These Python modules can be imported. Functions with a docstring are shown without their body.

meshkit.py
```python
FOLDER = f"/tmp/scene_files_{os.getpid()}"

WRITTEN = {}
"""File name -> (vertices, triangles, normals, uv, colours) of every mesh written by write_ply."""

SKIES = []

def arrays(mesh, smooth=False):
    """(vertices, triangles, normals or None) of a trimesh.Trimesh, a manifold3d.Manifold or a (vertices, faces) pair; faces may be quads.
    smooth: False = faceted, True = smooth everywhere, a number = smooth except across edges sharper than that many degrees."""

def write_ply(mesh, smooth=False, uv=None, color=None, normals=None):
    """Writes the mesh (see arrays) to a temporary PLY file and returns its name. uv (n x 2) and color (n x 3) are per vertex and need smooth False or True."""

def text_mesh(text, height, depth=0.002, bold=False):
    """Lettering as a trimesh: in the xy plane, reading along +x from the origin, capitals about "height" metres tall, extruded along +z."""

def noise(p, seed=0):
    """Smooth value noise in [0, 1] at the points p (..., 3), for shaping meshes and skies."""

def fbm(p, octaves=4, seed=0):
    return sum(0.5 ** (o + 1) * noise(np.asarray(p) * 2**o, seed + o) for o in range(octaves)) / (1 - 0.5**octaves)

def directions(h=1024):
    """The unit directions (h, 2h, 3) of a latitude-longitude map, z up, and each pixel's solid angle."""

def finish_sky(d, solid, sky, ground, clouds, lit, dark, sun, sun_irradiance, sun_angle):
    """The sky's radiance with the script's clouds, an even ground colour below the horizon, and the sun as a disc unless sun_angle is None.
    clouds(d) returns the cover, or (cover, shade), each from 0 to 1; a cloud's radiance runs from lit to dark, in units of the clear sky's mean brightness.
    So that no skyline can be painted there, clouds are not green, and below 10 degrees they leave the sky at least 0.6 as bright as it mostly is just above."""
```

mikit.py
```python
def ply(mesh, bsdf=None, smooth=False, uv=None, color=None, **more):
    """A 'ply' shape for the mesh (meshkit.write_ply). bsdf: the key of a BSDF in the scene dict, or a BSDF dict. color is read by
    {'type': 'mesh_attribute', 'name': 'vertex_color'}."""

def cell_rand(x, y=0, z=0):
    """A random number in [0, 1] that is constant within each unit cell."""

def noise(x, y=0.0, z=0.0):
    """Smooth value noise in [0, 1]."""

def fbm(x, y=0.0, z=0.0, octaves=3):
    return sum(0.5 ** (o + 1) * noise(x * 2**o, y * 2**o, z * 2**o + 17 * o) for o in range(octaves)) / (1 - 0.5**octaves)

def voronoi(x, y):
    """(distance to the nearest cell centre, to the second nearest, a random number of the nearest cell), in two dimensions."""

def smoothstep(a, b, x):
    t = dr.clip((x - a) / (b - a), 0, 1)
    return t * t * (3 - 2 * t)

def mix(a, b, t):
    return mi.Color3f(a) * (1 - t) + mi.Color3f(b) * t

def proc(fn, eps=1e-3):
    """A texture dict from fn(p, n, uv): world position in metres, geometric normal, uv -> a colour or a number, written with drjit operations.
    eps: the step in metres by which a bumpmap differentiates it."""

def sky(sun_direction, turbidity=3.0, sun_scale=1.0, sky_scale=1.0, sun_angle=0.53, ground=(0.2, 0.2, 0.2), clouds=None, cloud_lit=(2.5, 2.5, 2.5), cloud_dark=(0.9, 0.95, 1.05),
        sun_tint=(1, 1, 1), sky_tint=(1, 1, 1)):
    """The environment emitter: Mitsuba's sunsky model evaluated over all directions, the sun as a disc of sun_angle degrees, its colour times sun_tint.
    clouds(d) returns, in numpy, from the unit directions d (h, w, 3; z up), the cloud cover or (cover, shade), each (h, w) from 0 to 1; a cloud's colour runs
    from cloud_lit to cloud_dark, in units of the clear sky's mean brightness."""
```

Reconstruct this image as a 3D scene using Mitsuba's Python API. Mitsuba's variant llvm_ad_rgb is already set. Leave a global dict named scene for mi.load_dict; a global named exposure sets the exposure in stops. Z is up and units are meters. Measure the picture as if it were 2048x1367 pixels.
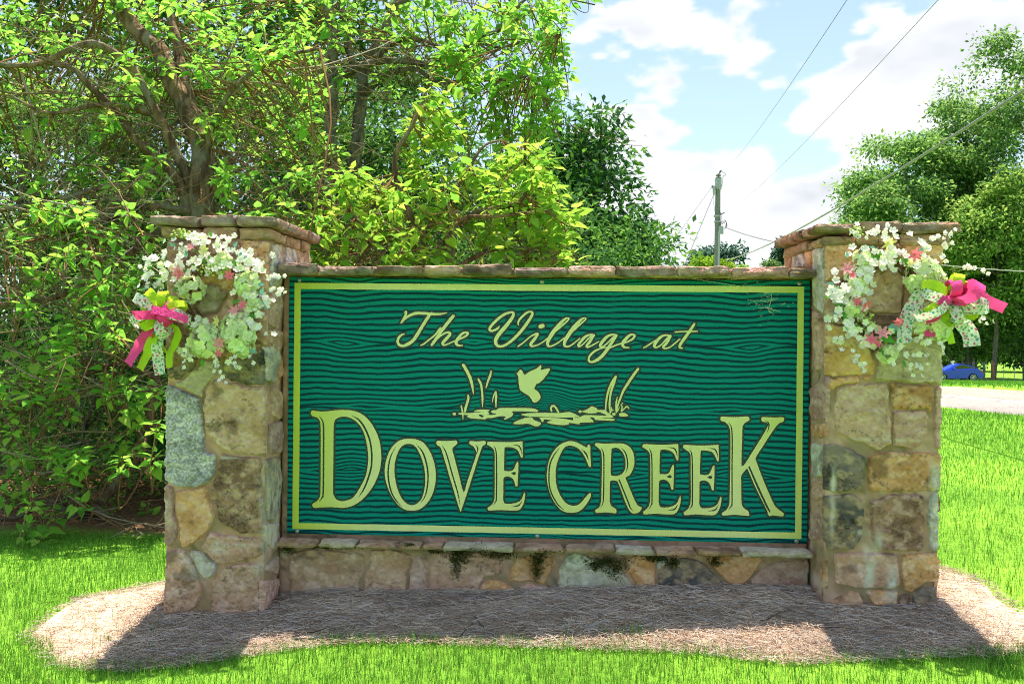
import math
import numpy as np, drjit as dr, mitsuba as mi, mikit, meshkit, shapely
from shapely.geometry import Polygon, LineString, Point
from shapely.ops import unary_union
from scipy.spatial import Delaunay, cKDTree
import trimesh

T = mi.ScalarTransform4f
scene, labels = {}, {}

# ---------------------------------------------------------------- camera, sky, exposure
EYE = np.array([0.0124, -3.9952, 1.216])
YAW, PITCH, ROLL = -0.0426694, -0.003992, 0.0099459
FOV = 2 * math.degrees(math.atan(1024 / 1700))
_f0, _r0 = np.array([math.sin(YAW), math.cos(YAW), 0]), np.array([math.cos(YAW), -math.sin(YAW), 0])
FWD = _f0 * math.cos(PITCH) + np.array([0, 0, math.sin(PITCH)])
_u0 = -_f0 * math.sin(PITCH) + np.array([0, 0, math.cos(PITCH)])
RIGHT, UP = _r0 * math.cos(ROLL) + _u0 * math.sin(ROLL), -_r0 * math.sin(ROLL) + _u0 * math.cos(ROLL)
scene['camera'] = {'type': 'perspective', 'fov': FOV, 'fov_axis': 'x', 'near_clip': 0.05, 'far_clip': 3000.0,
                   'to_world': T().look_at(origin=EYE.tolist(), target=(EYE + FWD).tolist(), up=UP.tolist())}
SUN = np.array([0.01, 0.215, 1.0])
exposure = 3.25

# cloud masses as (azimuth, elevation, half width, half height, weight) in degrees, azimuth from +y towards +x
CLOUDS = [(6.5, 20.6, 5.9, 2.3, 0.5), (11.1, 19.2, 1.9, 1.3, 0.3), (13.0, 17.2, 2.2, 1.5, 0.4), (14.8, 20.1, 0.9, 0.8, 0.25), (7.9, 16.1, 1.6, 1.3, 0.5), (4.7, 12.8, 4.0, 4.0, 0.6), (10.6, 10.4, 5.8, 3.6, 0.7), (13.1, 7.1, 7.8, 2.6, 0.6), (16.7, 14.1, 1.8, 1.6, 0.6), (20.2, 14.7, 3.2, 2.5, 0.6), (19.1, 11.2, 1.8, 1.9, 0.5), (24.6, 17.0, 5.9, 4.5, 0.7), (17.7, 8.3, 4.5, 1.9, 0.4), (12.4, 14.5, 4.1, 2.3, -0.7), (16.7, 17.6, 2.7, 2.9, -0.8), (3.3, 17.2, 2.3, 1.7, -0.6), (16.2, 11.1, 1.8, 1.6, -0.6), (10.4, 20.7, 1.6, 1.3, -0.4), (9.6, 7.9, 2.3, 0.8, -0.4), (23.9, 10.6, 1.6, 2.1, -0.3), (-6.8, 18.0, 6.7, 4.0, -0.3)]


def clouds(d):
    az, el = np.degrees(np.arctan2(d[..., 0], d[..., 1])), np.degrees(np.arcsin(np.clip(d[..., 2], -1, 1)))
    q = np.stack([d[..., 0], d[..., 1], d[..., 2] * 1.7], -1)
    big = meshkit.fbm(q * 9 + 3.7, 5, seed=5)
    puff = meshkit.fbm(q * 30 + 11, 5, seed=9)
    bias = np.zeros(az.shape)
    for a, e, w, h, k in CLOUDS:
        bias += k * np.exp(-(((az - a) / w) ** 2 + ((el - e) / h) ** 2))
    low = np.clip((12 - el) / 12, 0, 1)
    v = (big - 0.5) * 1.0 + (puff - 0.5) * 1.05 + bias * 0.75 - 0.01 + 0.13 * low
    cover = np.clip(v / 0.22, 0, 1)
    cover = cover * cover * (3 - 2 * cover)
    shade = np.clip((meshkit.fbm(q * 14 + 29, 4, seed=31) - 0.42) * 2.4, 0, 1) * np.clip(v / 0.4, 0, 1)
    return np.clip(cover, 0, 0.97), shade


scene['sky'] = mikit.sky(SUN, turbidity=4.6, ground=(0.16, 0.2, 0.09), clouds=clouds, cloud_lit=(1.20, 1.21, 1.25), cloud_dark=(.84, .87, .93), sky_tint=(.84, .75, .70))

# ---------------------------------------------------------------- helpers


def at(px, py, y):
    """The world point seen at a pixel of the 2048 x 1367 photograph, on the upright plane y: only used to survey positions."""
    d = FWD + RIGHT * (px - 1024) / 1700 - UP * (py - 683.5) / 1700
    return EYE + d * ((y - EYE[1]) / d[1])


def numbered(k):
    if k not in scene and k not in labels:
        return k
    n = 1
    while f'{k}_{n:03d}' in scene or f'{k}_{n:03d}' in labels:
        n += 1
    return f'{k}_{n:03d}'


_next = {}


def fresh(k):
    """numbered(), quick for long series."""
    n = _next.get(k, 0)
    _next[k] = n + 1
    return k if n == 0 else f'{k}_{n:03d}'


def thing(name, label, cat, group=None):
    k = fresh(name)
    labels[k] = {'label': label, 'category': cat}
    if group:
        labels[k]['group'] = group
    return k


def part(parent, name, shape, label=None, kind=None):
    k = fresh(f'{parent}__{name}')
    scene[k] = shape
    if label or kind:
        labels[k] = {}
        if label:
            labels[k]['label'] = label
        if kind:
            labels[k]['kind'] = kind
    return k


def single(name, shape, label, cat=None, kind=None, group=None):
    k = fresh(name)
    scene[k] = shape
    labels[k] = {'label': label}
    for a, b in (('category', cat), ('kind', kind), ('group', group)):
        if b:
            labels[k][a] = b
    return k


def sstep(a, b, x):
    t = np.clip((np.asarray(x, float) - a) / (b - a), 0, 1)
    return t * t * (3 - 2 * t)


def join(*ms):
    """(v, f[, c]) meshes as one."""
    ms = [m for m in ms if len(m[0])]
    off = np.cumsum([0] + [len(m[0]) for m in ms])
    out = [np.vstack([m[0] for m in ms]), np.vstack([np.asarray(m[1]) + o for m, o in zip(ms, off)])]
    if len(ms[0]) > 2:
        out.append(np.vstack([np.broadcast_to(m[2], (len(m[0]), 3)) for m in ms]))
    return tuple(out)


def tube(P, R, sides=6, cap=True):
    P, R = np.asarray(P, float), np.broadcast_to(np.asarray(R, float), (len(P),))
    t = np.gradient(P, axis=0)
    t /= np.maximum(np.linalg.norm(t, axis=1, keepdims=True), 1e-9)
    a = np.cross(t[0], [0.3, 0.2, 0.93] if abs(t[0][2]) < 0.9 else [1, 0, 0.1])
    a /= np.linalg.norm(a)
    ang = np.arange(sides) * 2 * np.pi / sides
    V = []
    for p, tt, r in zip(P, t, R):
        a = a - tt * (a @ tt)
        a /= np.linalg.norm(a)
        b = np.cross(tt, a)
        V.append(p + r * (np.cos(ang)[:, None] * a + np.sin(ang)[:, None] * b))
    V = np.vstack(V)
    i = np.arange(sides)
    j = (i + 1) % sides
    F = [np.vstack([np.c_[k * sides + i, k * sides + j, (k + 1) * sides + j], np.c_[k * sides + i, (k + 1) * sides + j, (k + 1) * sides + i]]) for k in range(len(P) - 1)]
    if cap:
        n = len(V)
        V = np.vstack([V, P[:1], P[-1:]])
        F += [np.c_[j, i, i * 0 + n], np.c_[(len(P) - 1) * sides + i, (len(P) - 1) * sides + j, i * 0 + n + 1]]
    return V, np.vstack(F)


def spline(P, n=8, closed=False):
    """Catmull-Rom through the rows of P."""
    P = np.asarray(P, float)
    Q = np.vstack([P[-1:], P, P[:2]]) if closed else np.vstack([2 * P[:1] - P[1:2], P, 2 * P[-1:] - P[-2:-1]])
    t = (np.arange(n) / n)[:, None]
    out = []
    for k in range(len(Q) - 3):
        a, b, c, d = Q[k:k + 4]
        out.append(0.5 * (2 * b + (c - a) * t + (2 * a - 5 * b + 4 * c - d) * t**2 + (3 * b - a - 3 * c + d) * t**3))
    if not closed:
        out.append(P[-1:])
    return np.vstack(out)


def box(x0, x1, y0, y1, z0, z1, s=None):
    """A box as one closed skin, divided to edge length s."""
    m = trimesh.creation.box(extents=(x1 - x0, y1 - y0, z1 - z0))
    m.apply_translation(((x0 + x1) / 2, (y0 + y1) / 2, (z0 + z1) / 2))
    if s is None:
        return np.array(m.vertices), np.array(m.faces)
    n = [max(1, int(round((b - a) / s))) for a, b in ((x0, x1), (y0, y1), (z0, z1))]
    lo, hi = np.array([x0, y0, z0]), np.array([x1, y1, z1])
    V, F = [], []
    o = 0
    for ax in range(3):
        u, w = (ax + 1) % 3, (ax + 2) % 3
        gu, gw = np.meshgrid(np.linspace(lo[u], hi[u], n[u] + 1), np.linspace(lo[w], hi[w], n[w] + 1), indexing='ij')
        for side in (0, 1):
            P = np.zeros(gu.shape + (3,))
            P[..., u], P[..., w], P[..., ax] = gu, gw, (lo, hi)[side][ax]
            idx = np.arange(gu.size).reshape(gu.shape) + o
            q = np.stack([idx[:-1, :-1], idx[1:, :-1], idx[1:, 1:], idx[:-1, 1:]], -1).reshape(-1, 4)
            if side == 0:
                q = q[:, ::-1]
            V.append(P.reshape(-1, 3))
            F.append(np.vstack([q[:, [0, 1, 2]], q[:, [0, 2, 3]]]))
            o += gu.size
    V, F = np.vstack(V), np.vstack(F)
    key = np.round(V * 1e5).astype(np.int64)
    _, first, inv = np.unique(key, axis=0, return_index=True, return_inverse=True)
    return V[first], inv.ravel()[F]


def scatter(tv, tf, R, t, s=None, colors=None, tc=None):
    """Copies of a template under rotations R (n,3,3), places t (n,3) and scales s (n,) or (n,3); colours per copy, times tc per vertex."""
    tv = np.asarray(tv, float)
    if s is None:
        s = np.ones(len(t))
    s = np.asarray(s, float)
    s = s[:, None] if s.ndim == 1 else s
    V = np.einsum('nij,nkj->nki', R, tv[None] * s[:, None, :]) + t[:, None]
    F = np.asarray(tf)[None] + (np.arange(len(t)) * len(tv))[:, None, None]
    out = [V.reshape(-1, 3), F.reshape(-1, 3)]
    if colors is not None:
        c = np.repeat(np.asarray(colors)[:, None], len(tv), 1)
        if tc is not None:
            c = c * np.asarray(tc)[None]
        out.append(c.reshape(-1, 3))
    return tuple(out)


def unit(v):
    return v / np.maximum(np.linalg.norm(v, axis=-1, keepdims=True), 1e-9)


def frames(y, z):
    """Rotations whose local y runs along y and local z as near z as may be (n,3)."""
    y = unit(np.asarray(y, float))
    x = unit(np.cross(y, z))
    return np.stack([x, y, np.cross(x, y)], -1)


def mat4(R, t, s=1.0):
    M = np.eye(4)
    M[:3, :3], M[:3, 3] = np.asarray(R) * s, t
    return T(M.tolist())


def rgb(c):
    return {'type': 'rgb', 'value': [float(x) for x in c]}


VCOL = {'type': 'mesh_attribute', 'name': 'vertex_color'}


def srgb(r, g, b):
    x = np.array([r, g, b]) / 255.0
    return np.where(x < 0.04045, x / 12.92, ((x + 0.055) / 1.055) ** 2.4)


def matte(key, color, rough=0.9, spec=0.2, bump=None, bscale=0.0, two=True, **more):
    b = {'type': 'principled', 'base_color': color if isinstance(color, dict) else rgb(color), 'roughness': rough, 'specular': spec, **more}
    if bump is not None:
        b = {'type': 'bumpmap', 'arbitrary': bump, 'scale': bscale, 'bsdf': b}
    scene[key] = {'type': 'twosided', 'bsdf': b} if two else b


def ground_z(x, y):
    x, y = np.asarray(x, float), np.asarray(y, float)
    dist = y + 4
    z = 0.04 * np.clip(x, -2.6, 2.6) * (1 - sstep(1.5, 7, y))
    z = z - 0.10 * np.clip(-.02 - y, 0, .9) * sstep(6, 3, np.abs(x))
    z = z - 0.04 * np.clip(dist - 24, 0, 70)
    z = z + 0.03 * (meshkit.noise(np.stack([x * 0.7, y * 0.7, x * 0], -1), 3) - 0.5)
    return z


# ---------------------------------------------------------------- materials
def fine_stone(p, n, uv):
    r = dr.abs(mikit.fbm(p.x * 28, p.y * 28, p.z * 34, octaves=4) - .5)
    return r * 2.2 + mikit.fbm(p.x * 90, p.y * 90, p.z * 90, octaves=2) * 0.5 + mikit.noise(p.x * 400, p.y * 400, p.z * 400) * 0.2


stone_bump = mikit.proc(fine_stone, eps=1e-3)
matte('stone_material', VCOL, 0.92, 0.15, stone_bump, 0.014)


def sand_bump(p, n, uv):
    return mikit.noise(p.x * 260, p.y * 260, p.z * 260) * 0.6 + mikit.fbm(p.x * 60, p.y * 60, p.z * 60, octaves=2)


matte('mortar_material', VCOL, 0.95, 0.1, mikit.proc(sand_bump), 0.004)

# ---------------------------------------------------------------- stone pillars and wall
# outlines of the stones in millimetres on their faces, with a letter for the kind of stone
LEFT_FACE = [["g",[[-1728,988],[-1691,984],[-1656,968],[-1568,930],[-1557,844],[-1545,758],[-1540,690],[-1492,673],[-1495,596],[-1521,557],[-1591,530],[-1661,533],[-1718,562],[-1731,713]]],["t",[[-1525,974],[-1495,1013],[-1421,1009],[-1351,980],[-1273,985],[-1255,908],[-1262,806],[-1263,686],[-1313,685],[-1400,692],[-1462,712],[-1532,776],[-1539,887]]],["b",[[-1461,678],[-1365,667],[-1283,664],[-1282,582],[-1267,394],[-1271,334],[-1362,328],[-1432,361],[-1467,382],[-1481,459],[-1505,467],[-1495,544],[-1474,596],[-1465,657]]],["o",[[-1665,503],[-1539,528],[-1512,458],[-1498,398],[-1519,346],[-1580,285],[-1632,254],[-1646,284],[-1651,370],[-1667,404]]],["p",[[-1724,532],[-1687,524],[-1682,455],[-1669,386],[-1659,318],[-1685,265],[-1707,261],[-1720,299],[-1717,411]]],["t",[[-1510,319],[-1388,306],[-1275,298],[-1266,274],[-1275,231],[-1344,204],[-1457,184],[-1510,217],[-1545,260]]],["t",[[-1702,239],[-1641,245],[-1601,198],[-1566,130],[-1543,62],[-1569,1],[-1604,-43],[-1673,-88],[-1719,-89],[-1720,-3],[-1710,118]]],["w",[[-1602,237],[-1527,226],[-1483,184],[-1487,141],[-1517,114],[-1544,131],[-1584,190]]],["t",[[-1474,132],[-1431,168],[-1370,186],[-1274,179],[-1278,111],[-1281,33],[-1289,-70],[-1428,-82],[-1500,-79],[-1499,28],[-1491,97]]],["n",[[-1656,1003],[-1549,1074],[-1506,1081],[-1522,1015],[-1548,948],[-1602,954]]],["b",[[-1729,1654],[-1554,1661],[-1554,1628],[-1607,1562],[-1728,1548]]],["o",[[-1540,1516],[-1432,1504],[-1429,1461],[-1465,1454],[-1539,1460]]],["n",[[-1556,1437],[-1519,1451],[-1472,1438],[-1468,1398],[-1508,1348],[-1552,1341]]],["o",[[-1431,1398],[-1411,1339],[-1414,1293],[-1457,1253],[-1490,1246],[-1511,1266],[-1464,1352]]],["o",[[-1367,1643],[-1260,1655],[-1251,1459],[-1285,1432],[-1359,1485]]],["t",[[-1391,1418],[-1251,1406],[-1249,1196],[-1323,1248],[-1397,1339]]],["t",[[-1728,1535],[-1580,1516],[-1569,1364],[-1727,1363]]],["b",[[-1727,1350],[-1578,1334],[-1524,1233],[-1644,1132],[-1725,1098]]],["k",[[-1442,1082],[-1389,1115],[-1295,1129],[-1291,1017],[-1428,1009]]],["k",[[-1684,1066],[-1623,1093],[-1570,1083],[-1656,1013],[-1683,1013]]],["b",[[-1534,1655],[-1387,1652],[-1372,1550],[-1432,1517],[-1526,1530]]],["t",[[-1497,1220],[-1336,1234],[-1302,1142],[-1456,1101],[-1550,1113]]]]
LEFT_SIDE = [["t",[[-142,990],[87,940],[74,867],[-26,817],[-138,850]]],["p",[[-164,817],[91,810],[80,682],[36,651],[-160,678]]],["k",[[-207,658],[-160,660],[7,646],[58,409],[-98,360],[-178,377]]],["t",[[-217,368],[-97,351],[16,326],[-9,205],[-94,217],[-202,287]]],["p",[[-212,169],[20,179],[23,65],[-212,160]]],["p",[[-223,112],[23,65],[-58,-69],[-219,-43]]],["w",[[-137,1643],[7,1655],[11,1537],[-20,1452],[-168,1436]]],["p",[[-158,1423],[48,1413],[62,1336],[-36,1250],[-164,1262]]],["t",[[-184,1249],[53,1244],[44,1167],[-55,1127],[-162,1196]]],["w",[[-212,1169],[-45,1175],[11,1118],[-94,998],[-207,1011]]],["o",[[0,1112],[78,1167],[71,1025],[-30,1016]]],["w",[[53,1653],[219,1657],[259,1580],[44,1561]]],["p",[[244,1667],[467,1683],[484,1599],[284,1582]]]]
RIGHT_FACE = [["t",[[1283,1009],[1319,1022],[1491,1036],[1499,1003],[1513,845],[1513,775],[1462,749],[1388,781],[1277,817],[1274,942]]],["o",[[1516,1012],[1646,1013],[1678,997],[1675,939],[1639,927],[1517,926]]],["t",[[1517,917],[1667,922],[1668,815],[1640,773],[1608,751],[1567,763],[1527,767],[1517,846]]],["p",[[1702,1026],[1727,1018],[1736,824],[1726,749],[1710,765],[1699,948]]],["k",[[1224,758],[1265,767],[1347,739],[1405,703],[1393,628],[1386,573],[1276,559],[1225,571],[1221,658]]],["o",[[1425,707],[1445,728],[1568,733],[1726,733],[1726,575],[1586,564],[1431,570],[1422,628]]],["k",[[1229,533],[1292,543],[1349,548],[1395,519],[1400,445],[1388,361],[1352,311],[1246,308],[1228,383]]],["b",[[1431,520],[1480,525],[1521,555],[1602,552],[1655,541],[1659,408],[1654,308],[1589,311],[1524,310],[1466,317],[1442,354]]],["w",[[1688,541],[1716,567],[1721,451],[1721,318],[1695,313],[1685,433]]],["t",[[1283,280],[1320,289],[1540,289],[1558,157],[1526,144],[1370,144],[1288,159]]],["o",[[1573,286],[1719,293],[1729,177],[1656,167],[1607,125],[1583,141],[1572,199]]],["t",[[1269,75],[1346,119],[1387,111],[1404,69],[1330,52],[1269,50]]],["o",[[1416,125],[1469,128],[1552,122],[1543,78],[1453,61]]],["b",[[1557,103],[1599,120],[1608,102],[1592,66],[1551,65]]],["k",[[1616,108],[1656,142],[1713,152],[1720,53],[1690,44],[1628,59]]],["o",[[1221,1649],[1275,1653],[1344,1644],[1332,1580],[1276,1503],[1223,1496]]],["t",[[1389,1503],[1446,1529],[1534,1517],[1545,1358],[1473,1348],[1410,1363],[1384,1427]]],["b",[[1398,1350],[1448,1338],[1545,1335],[1542,1300],[1448,1293],[1410,1318]]],["o",[[1235,1285],[1310,1273],[1387,1197],[1425,1114],[1413,1082],[1294,1080],[1237,1099]]],["n",[[1450,1121],[1513,1147],[1575,1224],[1731,1238],[1732,1073],[1639,1034],[1527,1045],[1445,1069]]],["o",[[1275,1058],[1369,1069],[1376,1043],[1326,1033],[1269,1035]]],["o",[[1388,1066],[1420,1069],[1439,1053],[1395,1051]]],["b",[[1363,1650],[1545,1651],[1502,1555],[1420,1542],[1364,1567]]],["o",[[1563,1651],[1719,1649],[1720,1563],[1571,1556],[1533,1581]]],["t",[[1565,1543],[1724,1550],[1729,1257],[1568,1243],[1558,1326]]],["k",[[1398,1280],[1542,1288],[1556,1237],[1488,1153],[1438,1146]]],["t",[[1226,1477],[1276,1483],[1366,1388],[1386,1286],[1323,1285],[1228,1304]]]]
RIGHT_SIDE = [["p",[[-25,996],[-206,1074],[-220,1041],[-211,924],[-200,866],[-31,848]]],["o",[[-25,837],[-201,860],[-211,799],[-164,781],[-27,778]]],["w",[[-37,757],[-178,761],[-170,617],[-34,586]]],["t",[[-35,577],[-171,604],[-174,516],[-30,480]]],["p",[[-26,427],[-189,464],[-193,343],[-31,305]]],["o",[[-157,254],[-209,267],[-213,131],[-166,125]]],["w",[[-11,1639],[-168,1642],[-185,1453],[-159,1331],[-21,1382]]],["t",[[-17,1369],[-159,1325],[-167,1104],[-75,1074],[-14,1261]]],["t",[[468,1682],[347,1669],[349,1581],[464,1583]]],["w",[[326,1671],[148,1649],[87,1566],[323,1579]]],["o",[[120,1653],[11,1641],[6,1519],[63,1551]]]]
BASE_FACE = [["t",[[-1195,190],[-1097,211],[-999,207],[-849,188],[-849,120],[-874,61],[-874,23],[-886,-16],[-997,-19],[-1127,-25],[-1186,-17],[-1194,106]]],["t",[[-810,211],[-707,220],[-619,189],[-641,118],[-656,-5],[-731,-6],[-841,-9],[-835,94],[-813,140]]],["p",[[-628,99],[-610,183],[-584,190],[-551,126],[-547,4],[-588,-3],[-630,2]]],["t",[[-532,146],[-494,192],[-384,213],[-256,203],[-198,176],[-191,121],[-280,100],[-312,42],[-331,3],[-395,1],[-530,5]]],["o",[[-293,61],[-255,78],[-223,82],[-165,64],[-133,39],[-158,7],[-292,4]]],["o",[[-153,135],[-121,193],[-32,201],[45,200],[39,139],[1,71],[-63,89],[-155,84]]],["t",[[-107,53],[-63,73],[1,65],[33,43],[-11,10],[-94,8]]],["w",[[72,140],[113,211],[164,218],[240,191],[361,140],[412,77],[438,21],[337,18],[242,22],[77,19],[76,102]]],["k",[[44,88],[63,108],[69,18],[45,18]]],["o",[[386,191],[436,214],[512,213],[518,124],[511,16],[470,15],[425,97],[386,147]]],["w",[[537,201],[569,214],[575,189],[544,150],[532,162]]],["k",[[538,137],[582,183],[651,206],[714,198],[751,173],[821,105],[878,62],[885,24],[791,16],[634,12],[539,10]]],["o",[[754,218],[851,223],[1014,220],[977,159],[903,69],[852,106],[789,168]]],["p",[[965,121],[1033,179],[1101,200],[1225,209],[1239,146],[1227,39],[1134,36],[953,32]]]]
TONES = {'t': ((.50, .335, .195), (.41, .265, .15), (.60, .455, .30)), 'o': ((.57, .345, .145), (.45, .25, .095), (.64, .46, .25)), 'g': ((.40, .395, .37), (.27, .275, .265), (.53, .52, .46)),
         'b': ((.32, .20, .115), (.20, .12, .07), (.50, .37, .23)), 'k': ((.23, .19, .145), (.105, .102, .098), (.46, .345, .215)), 'n': ((.40, .36, .21), (.30, .26, .14), (.50, .46, .31)),
         'p': ((.45, .30, .205), (.34, .205, .14), (.53, .40, .285)), 'w': ((.48, .42, .34), (.30, .28, .25), (.64, .61, .55)),
         'c': ((.23, .16, .13), (.115, .08, .068), (.36, .28, .225)), 'd': ((.34, .225, .115), (.17, .105, .06), (.44, .315, .18)), 'm': ((.40, .275, .155), (.33, .22, .12), (.47, .345, .21))}
# lime run-off (centre x, y or face, z, half width, half height, strength), in metres
LIME = [(1.265, .60, .012, .07, .9), (1.262, .47, .012, .10, .7), (1.705, .62, .022, .10, .9), (1.42, .215, .025, .11, 1.0), (1.525, .15, .025, .08, 1.0), (1.46, .335, .02, .06, .7),
        (1.40, .385, .05, .012, .7), (1.38, .79, .10, .006, .7), (1.55, .79, .11, .006, .6), (-1.55, .17, .045, .06, .7), (-1.58, .205, .04, .02, .8), (-1.47, .265, .03, .03, .6),
        (-1.37, .275, .11, .008, .5), (-1.255, .30, .02, .10, .9), (-1.26, .48, .02, .12, .7), (-1.45, .665, .06, .006, .7), (-1.28, .165, .03, .03, .6), (1.22, .14, .03, .03, .5), (-1.23, .19, .03, .02, .7)]
LICHEN = [(.20, .115, .03, .025), (.27, .12, .05, .03), (.12, .09, .04, .03), (1.08, .10, .05, .03)]


def stone_colour(P, kind, seed):
    """Weathered stone: base tones, mottling, stains, lime run-off and algae under ledges; P in metres."""
    a, b, c = (np.array(t) * np.array([1.12, 1.08, 1.16] if kind in 'wckg' else [1.20, 1.12, 1.42]) for t in TONES[kind])
    rs = np.random.RandomState(seed)
    off = rs.rand(3) * 50
    n1 = meshkit.fbm(P * 9 + off, 4, seed=1)[:, None]
    n2 = meshkit.fbm(P * 28 + off, 3, seed=2)[:, None]
    n3 = meshkit.fbm(P * 90 + off, 2, seed=3)[:, None]
    k1, k2 = sstep(.46, .68, n1), sstep(.48, .66, n2)
    col = a * (1 - k1) + b * k1
    col = col * (1 - .75 * k2) + c * .75 * k2
    n4 = meshkit.fbm(P * 260 + off, 2, seed=5)[:, None]
    col = col * (.60 + .55 * n3 + .28 * n4) * (0.93 + .16 * rs.rand())
    crack = np.exp(-(np.abs(meshkit.fbm(P * 10 + off + 2, 5, seed=6) - .5) / .010) ** 2)[:, None] * sstep(.45, .6, meshkit.fbm(P * 6 + off, 2, seed=16))[:, None]
    crack2 = np.exp(-(np.abs(meshkit.fbm(P * 24 + off + 8, 4, seed=26) - .5) / .012) ** 2)[:, None] * sstep(.5, .62, meshkit.fbm(P * 9 + off, 2, seed=27))[:, None]
    col = col * (1 - .6 * crack) * (1 - .4 * crack2)
    col *= 1 + (rs.rand(3) - .5) * .10
    if kind == 'g':
        col = col * (.62 + .76 * sstep(.3, .7, meshkit.noise(P * 230 + off, 17)))[:, None]
    if kind in 'kgb':
        dark = sstep(.46, .62, meshkit.fbm(P * 8 + off + 9, 5, seed=7) + .22 * (meshkit.noise(P * 150 + off, 18) - .5))[:, None]
        speck = sstep(.50, .60, meshkit.noise(P * 160 + off, 4))[:, None]
        col = col * (1 - dark * ((.42 if kind == 'k' else .12 if kind == 'g' else .3) + .3 * speck))
    if kind in 'toc':
        rust = sstep(.58, .70, meshkit.fbm(P * 7 + off + 21, 3, seed=8))[:, None]
        col = col * (1 - rust * .35) + np.array([.33, .15, .06]) * rust * .35
        grime = sstep(.60, .72, meshkit.fbm(P * 12 + off + 5, 4, seed=12))[:, None]
        col = col * (1 - .5 * grime)
    x, y, z = P[:, 0], P[:, 1], P[:, 2]
    w = np.zeros(len(P))
    rag = meshkit.fbm(np.stack([x * 60, y * 60, z * 14], -1), 3, seed=14)
    for lx, lz, rx, rz, s in LIME:
        w = np.maximum(w, s * np.exp(-(((x - lx) / rx) ** 2 + ((z - lz) / rz) ** 2) ** 1.3) * sstep(.25, .5, rag))
    w = w * (y < .01)
    col = col * (1 - w[:, None]) + np.array([.66, .62, .55]) * w[:, None]
    if kind in 'wk':
        for lx, lz, rx, rz in LICHEN:
            q = (np.exp(-(((x - lx) / rx) ** 2 + ((z - lz) / rz) ** 2)) * sstep(.35, .55, rag) * (y < 0))[:, None]
            col = col * (1 - .8 * q) + np.array([.64, .62, .57]) * .8 * q
    return np.clip(col, .01, .8)


def mortar_colour(P, seed=0):
    col = stone_colour(P, 'm', 900 + seed)
    x, y, z = P.T
    alga = sstep(.45, .62, meshkit.fbm(P * 8 + 3, 3, seed=15))[:, None] * .5
    return col * (1 - alga) + np.array([.16, .15, .06]) * alga


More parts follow.
